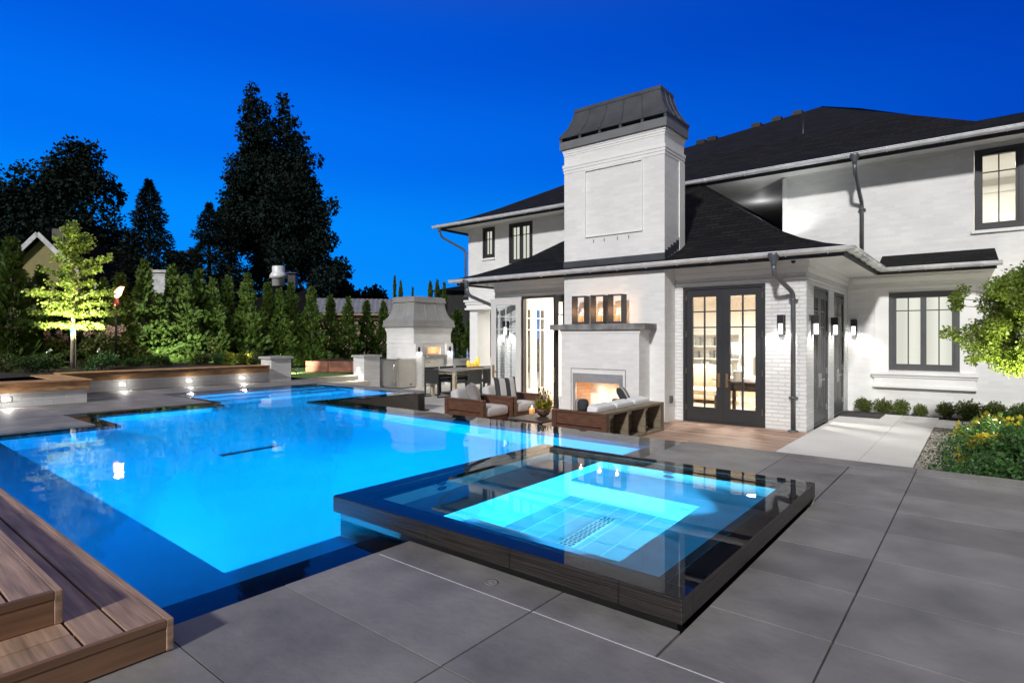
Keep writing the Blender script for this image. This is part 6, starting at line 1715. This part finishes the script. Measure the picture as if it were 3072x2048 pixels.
# pebbles
def pebbles():
    mb = MB(); rng = np.random.default_rng(3)
    base = [(1, 0, 0), (-1, 0, 0), (0, 1, 0), (0, -1, 0), (0, 0, 1), (0, 0, -1)]; fc = [(0, 2, 4), (2, 1, 4), (1, 3, 4), (3, 0, 4), (2, 0, 5), (1, 2, 5), (3, 1, 5), (0, 3, 5)]
    for _ in range(5200):
        x, y = rng.uniform(-.64, .05), rng.uniform(6.5, 12.7); s = rng.uniform(.012, .026); a = rng.uniform(0, 3.1)
        sx, sy, sz = s * rng.uniform(.8, 1.5), s * rng.uniform(.7, 1.1), s * .6
        vs = []
        for p in base:
            X, Y, Zz = p[0] * sx, p[1] * sy, p[2] * sz; vs.append((x + X * math.cos(a) - Y * math.sin(a), y + X * math.sin(a) + Y * math.cos(a), ZP + .012 + Zz + rng.uniform(-.003, .003)))
        mb.smooth = True; mb.add(vs, fc)
    o = mb.build('pebble_strip', mt['pebble']); tag(o, 'strip of grey river pebbles between the pale path and the shrubs', 'pebbles', kind='stuff')
    mb = MB(); mb.add([(-.655, 6.47, ZP), (.1, 6.47, ZP), (.1, 12.74, ZP), (-.655, 12.74, ZP)], [(0, 1, 2, 3)]); o = mb.build('pebble_bed', mt['soil']); tag(o, kind='structure')
pebbles()
# ------------------------------------------------------------------ wooden steps at the pool
def steps():
    t = thing('wooden_steps', 'two wide teak steps running along the near edge of the pool', 'steps', (-5.5, .3, 0))
    X0 = -9.0
    def tier(z, x1, y1, h, name):
        mb = MB()
        mb.box(X0, x1, y1 - .026, y1, z - h, z)                                     # edge board
        yy = y1 - .0275; e = x1 - .027
        for w in (.122, .118):                                                      # two boards along the pool
            cuts = [X0, random.uniform(-7.2, -6.2), random.uniform(-4.6, -3.9), e]
            for p, q in zip(cuts, cuts[1:]): mb.box(p + .001, q - .001, yy - w, yy, z - .022, z - random.uniform(0, .0012))
            yy -= w + .009
        x = e
        while x > x1 - .9:                                                          # then boards laid across
            mb.box(x - .128, x, -3.1, yy, z - .022, z - random.uniform(0, .0012)); x -= .135
        mb.build(name, mt['teak'], t, bevel=.003)
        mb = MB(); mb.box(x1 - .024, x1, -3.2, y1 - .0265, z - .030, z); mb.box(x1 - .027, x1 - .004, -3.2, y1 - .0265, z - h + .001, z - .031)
        mb.build('end_board', mt['teakshaded'], t, bevel=.002)
        mb = MB(); mb.box(X0 + .01, x1 - .03, -3.15, y1 - .028, z - h, z - .026); mb.build('carcase', mt['black'], t)
    tier(.125, -2.405, .905, .12, 'step'); tier(.252, -2.685, .625, .126, 'step'); 
steps()
# small things on the deck
t = thing('deck_drain', 'small round drain cover in the paving in front of the hot tub', 'drain', (-1.86, 2.13, .001))
mb = MB(); mb.lathe([(.033, 0), (.034, .002), (.024, .002), (.023, .0012), (.012, .0012), (.011, .002), (.0, .002)], n=24); mb.build('cover', mt['slab'], t, world=False)
# pool corner spout by the wood decking
# ------------------------------------------------------------------ neighbouring houses
def gable(name, label, c, rz, L_, W, eave, ridge, wall, roof, over=.4, trim=None, open_=True):
    t = thing(name, label, 'house', c, rz)
    mb = MB(); w = W / 2
    mb.add([(-L_ / 2, -w, 0), (L_ / 2, -w, 0), (L_ / 2, w, 0), (-L_ / 2, w, 0), (-L_ / 2, -w, eave), (L_ / 2, -w, eave), (L_ / 2, w, eave), (-L_ / 2, w, eave), (-L_ / 2, 0, ridge), (L_ / 2, 0, ridge)],
           [(0, 1, 5, 4), (1, 2, 6, 9, 5), (2, 3, 7, 6), (3, 0, 4, 8, 7)]); mb.build('wall', wall, t, world=False)
    mb = MB(); k = (ridge - eave) / w; e = over
    for s in (-1, 1):
        a = [(-L_ / 2 - e, 0, ridge + .02), (L_ / 2 + e, 0, ridge + .02), (L_ / 2 + e, s * (w + e), eave - k * e + .02), (-L_ / 2 - e, s * (w + e), eave - k * e + .02)]
        b = [(x, y, z + .14) for x, y, z in a]
        mb.add(a + b, [(0, 1, 2, 3), (7, 6, 5, 4), (0, 4, 5, 1), (1, 5, 6, 2), (2, 6, 7, 3), (3, 7, 4, 0)])
    mb.build('roof', roof, t, world=False)
    if trim:
        mb = MB()
        for xx in (-L_ / 2 - e, L_ / 2 + e):
            for s in (-1, 1): mb.bar((xx, 0, ridge + .09), (xx, s * (w + e), eave - k * e + .09), .05, .24)
        mb.build('barge_board', trim, t, world=False, each=True)
    return t
yel = M('yellow_render', (.22, .19, .08), .8, var=.08); whit = M('white_board', (.5, .5, .52), .7); drk = M('dark_tiles', (.008, .008, .010), .9, var=.3, spec=.05); tan = M('tan_boards', (.34, .25, .17), .8, var=.15)
ca = math.atan2(.6304, .7763)
x, y, z = at(112, 30, 700)
rz_ = math.atan2(.7763, -.6304); x -= .6304 * 3.9; y += .7763 * 3.9
g = gable('neighbour_house', 'yellow gabled house with white barge boards behind the young tree', (x, y, ZP), rz_, 7, 5.2, z - ZP - 2.6, z - ZP - .1, yel, drk, .4, whit)
mb = MB(); x2, y2, z2 = at(188, 31, 690); l = g.location
o = MB(); o.box(-.35, .35, -.3, .3, 2.5, z2 - ZP); ob = o.build('chimney', brickmat('dark_brick', (.10, .085, .08)), g, world=False)
iv = Matrix.Rotation(-rz_, 4, 'Z') @ Vector((x2 - l.x, y2 - l.y, 0)); ob.location = (iv.x, iv.y, 0)
x, y, z = at(486, 27, 812)
t = thing('neighbour_house', 'low white house with a tall white chimney behind the hedge', 'house', (x, y, ZP), ca)
H = z - ZP
mb = MB(); mb.box(-.32, .32, -.3, .3, 0, H - .12); mb.box(-.4, .4, -.38, .38, H - .12, H); mb.build('chimney', whit, t, world=False)
mb = MB(); mb.box(-1.5, 1.1, .31, 4, 0, 2.5); mb.build('wall', whit, t, world=False)
mb = MB(); mb.add([(-1.9, 0.1, 2.45), (1.5, .1, 2.7), (1.5, 4.2, 3.0), (-1.9, 4.2, 2.9), (-1.9, .1, 2.35), (1.5, .1, 2.6)], [(0, 1, 2, 3), (4, 5, 1, 0)]); mb.build('roof', whit, t, world=False)
# dark roof with a silver vent cowl
x, y, z = at(905, 31, 868)
g = thing('neighbour_house', 'dark-roofed house carrying a silver vent cowl behind the hedge', 'house', (x, y, ZP), ca)
H = z - ZP
mb = MB(); mb.add([(-3.6, -2, 0), (3.4, -2, 0), (3.4, 4, 0), (-3.6, 4, 0), (-3.6, -2, 1.6), (3.4, -2, 1.6), (3.4, 4, 1.6), (-3.6, 4, 1.6)], [(0, 1, 5, 4), (1, 2, 6, 5), (2, 3, 7, 6), (3, 0, 4, 7)]); mb.build('wall', drk, g, world=False)
mb = MB(); mb.add([(-4.0, -2.4, 1.5), (3.8, -2.4, 1.5), (3.8, 4.4, 1.5), (-4.0, 4.4, 1.5), (-1.9, 1, H + .25), (-.2, 1, H + .15)], [(0, 1, 5, 4), (1, 2, 5), (2, 3, 4, 5), (3, 0, 4)]); mb.build('roof', drk, g, world=False)
mb = MB(); q = 31 / 1735
xc = (822 - 905) * q; zb = (1010 - 838) * q + 1.2 - ZP
mb.lathe([(.34, -.3), (.34, .12), (.48, .14), (.44, .3), (.36, .42), (.33, .45), (.33, .72), (.30, .78)], (xc, .6, zb), 22); mb.build('vent_cowl', mt['zinc'], g, world=False)
mb = MB(); xc = (866 - 905) * q; mb.box(xc - .2, xc + .2, .4, .8, zb - .5, zb + .28); mb.box(xc - .27, xc + .27, .33, .87, zb + .36, zb + .42); mb.box(xc - .05, xc + .05, .55, .65, zb + .28, zb + .36); mb.build('flue', mt['black'], g, world=False)
# shed with a corrugated roof
x, y, z = at(1075, 29, 893)
cor = M('corrugated_sheet', (.30, .30, .33), .5, metal=.4, var=.15)
t = thing('garden_shed', 'tan timber outbuilding with a grey corrugated roof behind the hedge', 'shed', (x, y, ZP), ca + R(12))
H = z - ZP
mb = MB(); mb.add([(-1.9, -.5, 0), (1.4, -.5, 0), (1.4, 2.4, 0), (-1.9, 2.4, 0), (-1.9, -.5, H - .75), (1.4, -.5, H - .62), (1.4, 2.4, H - .62), (-1.9, 2.4, H - .7), (1.4, .95, H - .1)], [(0, 1, 5, 4), (1, 2, 6, 8, 5), (2, 3, 7, 6), (3, 0, 4, 7)]); mb.build('wall', tan, t, world=False)
mb = MB(); n = 34
vs = []
for i in range(n + 1):
    xx = -2.3 + 4.0 * i / n; dz = .03 * (i % 2)
    vs += [(xx, -.9, H - .80 + dz), (xx, .95, H + dz)]
mb.add(vs, [(2 * i, 2 * i + 2, 2 * i + 3, 2 * i + 1) for i in range(n)])
mb.add([(-2.3, .95, H + .03), (1.7, .95, H + .03), (1.7, 2.8, H - .8), (-2.3, 2.8, H - .8)], [(0, 1, 2, 3)]); mb.build('roof', cor, t, world=False)
mb = MB(); mb.bar((1.72, -.95, H - .85), (1.72, .95, H - .02), .04, .14); mb.bar((1.72, .95, H - .02), (1.72, 2.85, H - .85), .04, .14); mb.bar((-2.3, -.92, H - .86), (1.72, -.92, H - .86), .04, .1); mb.build('barge_board', tan, t, world=False, each=True)
# dark house past the loggia
x, y = at(1385, 34)
t = thing('neighbour_house', 'dark two-storey house between the pizza oven and the white house', 'house', (x, y, ZP), ca)
mb = MB(); mb.box(-1.3, 4, 0, 5, 0, 4.35); mb.build('wall', M('dark_cladding', (.018, .018, .02), .8, var=.2), t, world=False)
mb = MB(); mb.add([(-1.7, -.4, 4.3), (4.4, -.4, 4.3), (4.4, 5.4, 4.3), (-1.7, 5.4, 4.3), (1.0, 2, 5.0), (2, 2, 5.0)], [(0, 1, 5, 4), (1, 2, 5), (2, 3, 4, 5), (3, 0, 4), (3, 2, 1, 0)]); mb.build('roof', drk, t, world=False)
mb = MB(); mb.box(-.6, .3, -.03, -.002, 1.3, 3.0); mb.build('window', mt['black'], t, world=False)
# fence/hedge mass closing the gaps far off
# ------------------------------------------------------------------ camera, sky, sun
cam = bpy.data.cameras.new('camera'); co = bpy.data.objects.new('camera', cam); COL.objects.link(co)
co.location = (0, 0, 1.2); co.rotation_euler = (R(90), 0, math.atan2(.6304, .7763))
cam.sensor_width = 36; cam.lens = 36 * 1735 / 3072; cam.shift_y = -14 / 3072; cam.clip_end = 2000; cam.clip_start = .05
S.camera = co
w = bpy.data.worlds.new('World'); S.world = w; w.use_nodes = True; nt = w.node_tree; nt.nodes.clear()
out = nt.nodes.new('ShaderNodeOutputWorld'); bg = nt.nodes.new('ShaderNodeBackground'); L(nt, bg.outputs[0], out.inputs[0])
tc = N(nt, 'TexCoord'); nv = N(nt, 'VectorMath', operation='NORMALIZE'); L(nt, tc.outputs['Generated'], nv.inputs[0])
sp = N(nt, 'SeparateXYZ'); L(nt, nv.outputs[0], sp.inputs[0])
# afterglow bearing: left of the view
ga = math.radians(100)   # from +x, counter-clockwise... chosen so the glow lies past the left edge
gd = (-.985, .17, 0)
fl = N(nt, 'VectorMath', operation='MULTIPLY'); L(nt, nv.outputs[0], fl.inputs[0]); fl.inputs[1].default_value = (1, 1, 0)
fn = N(nt, 'VectorMath', operation='NORMALIZE'); L(nt, fl.outputs[0], fn.inputs[0])
dt = N(nt, 'VectorMath', operation='DOT_PRODUCT'); L(nt, fn.outputs[0], dt.inputs[0]); dt.inputs[1].default_value = gd
a1 = N(nt, 'MapRange'); a1.inputs['From Min'].default_value = .05; a1.inputs['From Max'].default_value = 1.; L(nt, dt.outputs['Value'], a1.inputs['Value'])
def vramp(stops):
    r = ramp(nt, stops); L(nt, sp.outputs['Z'], r.inputs['Fac']); r.color_ramp.interpolation = 'EASE'; return r
# by sine of elevation: toward the glow / away from it
ZEN = (.215, .21, .235)
rg = vramp([(0., (.0, .30, 1.0)), (.16, (.0, .265, 1.0)), (.30, (.0, .165, .90)), (.45, (.0, .10, .72)), (.62, (.03, .07, .30)), (.82, ZEN)])
ra = vramp([(0., (.0, .22, .84)), (.13, (.0, .12, .72)), (.28, (.0, .055, .52)), (.5, (.0, .035, .40)), (.66, (.04, .055, .2)), (.82, ZEN)])
mx = N(nt, 'Mix'); mx.data_type = 'RGBA'; L(nt, a1.outputs[0], mx.inputs[0]); L(nt, ra.outputs[0], mx.inputs[6]); L(nt, rg.outputs[0], mx.inputs[7])
# behind the photographer the dusk sky is plain and grey
df = N(nt, 'VectorMath', operation='DOT_PRODUCT'); L(nt, fn.outputs[0], df.inputs[0]); df.inputs[1].default_value = (-.6304, .7763, 0)
a2 = N(nt, 'MapRange'); a2.inputs['From Min'].default_value = .1; a2.inputs['From Max'].default_value = .62; L(nt, df.outputs['Value'], a2.inputs['Value'])
rb_ = vramp([(0., (.12, .13, .19)), (.8, ZEN)])
m2 = N(nt, 'Mix'); m2.data_type = 'RGBA'; L(nt, a2.outputs[0], m2.inputs[0]); L(nt, rb_.outputs[0], m2.inputs[6]); L(nt, mx.outputs[2], m2.inputs[7])
# a little of the physical sky, sun low on the same side as the lamp
sky = N(nt, 'TexSky'); sky.sky_type = 'NISHITA'; sky.sun_disc = False; sky.sun_elevation = R(-1); sky.sun_rotation = R(300); sky.ozone_density = 6
ad = N(nt, 'Mix'); ad.data_type = 'RGBA'; ad.blend_type = 'ADD'; ad.inputs[0].default_value = .015; L(nt, m2.outputs[2], ad.inputs[6]); L(nt, sky.outputs[0], ad.inputs[7])
L(nt, ad.outputs[2], bg.inputs[0]); bg.inputs[1].default_value = 1.
sun = bpy.data.lights.new('sun', 'SUN'); sun.energy = 2.85; sun.angle = R(3.5); sun.color = (1, .98, .955)
so = bpy.data.objects.new('sun', sun); COL.objects.link(so); so.location = (-10, -20, 20)
d = Vector((-.22 * .88, .975 * .88, -.47)); so.rotation_euler = d.to_track_quat('-Z', 'Y').to_euler()
S.view_settings.view_transform = 'Standard'; S.view_settings.look = 'None'; S.view_settings.exposure = 0; S.view_settings.gamma = 1
c = S.cycles; c.use_denoising = True; c.max_bounces = 10; c.diffuse_bounces = 4; c.glossy_bounces = 5; c.transmission_bounces = 8; c.transparent_max_bounces = 16
c.caustics_reflective = True; c.caustics_refractive = False; c.sample_clamp_indirect = 4; c.blur_glossy = .3
try: c.denoiser = 'OPENIMAGEDENOISE'
except Exception: pass
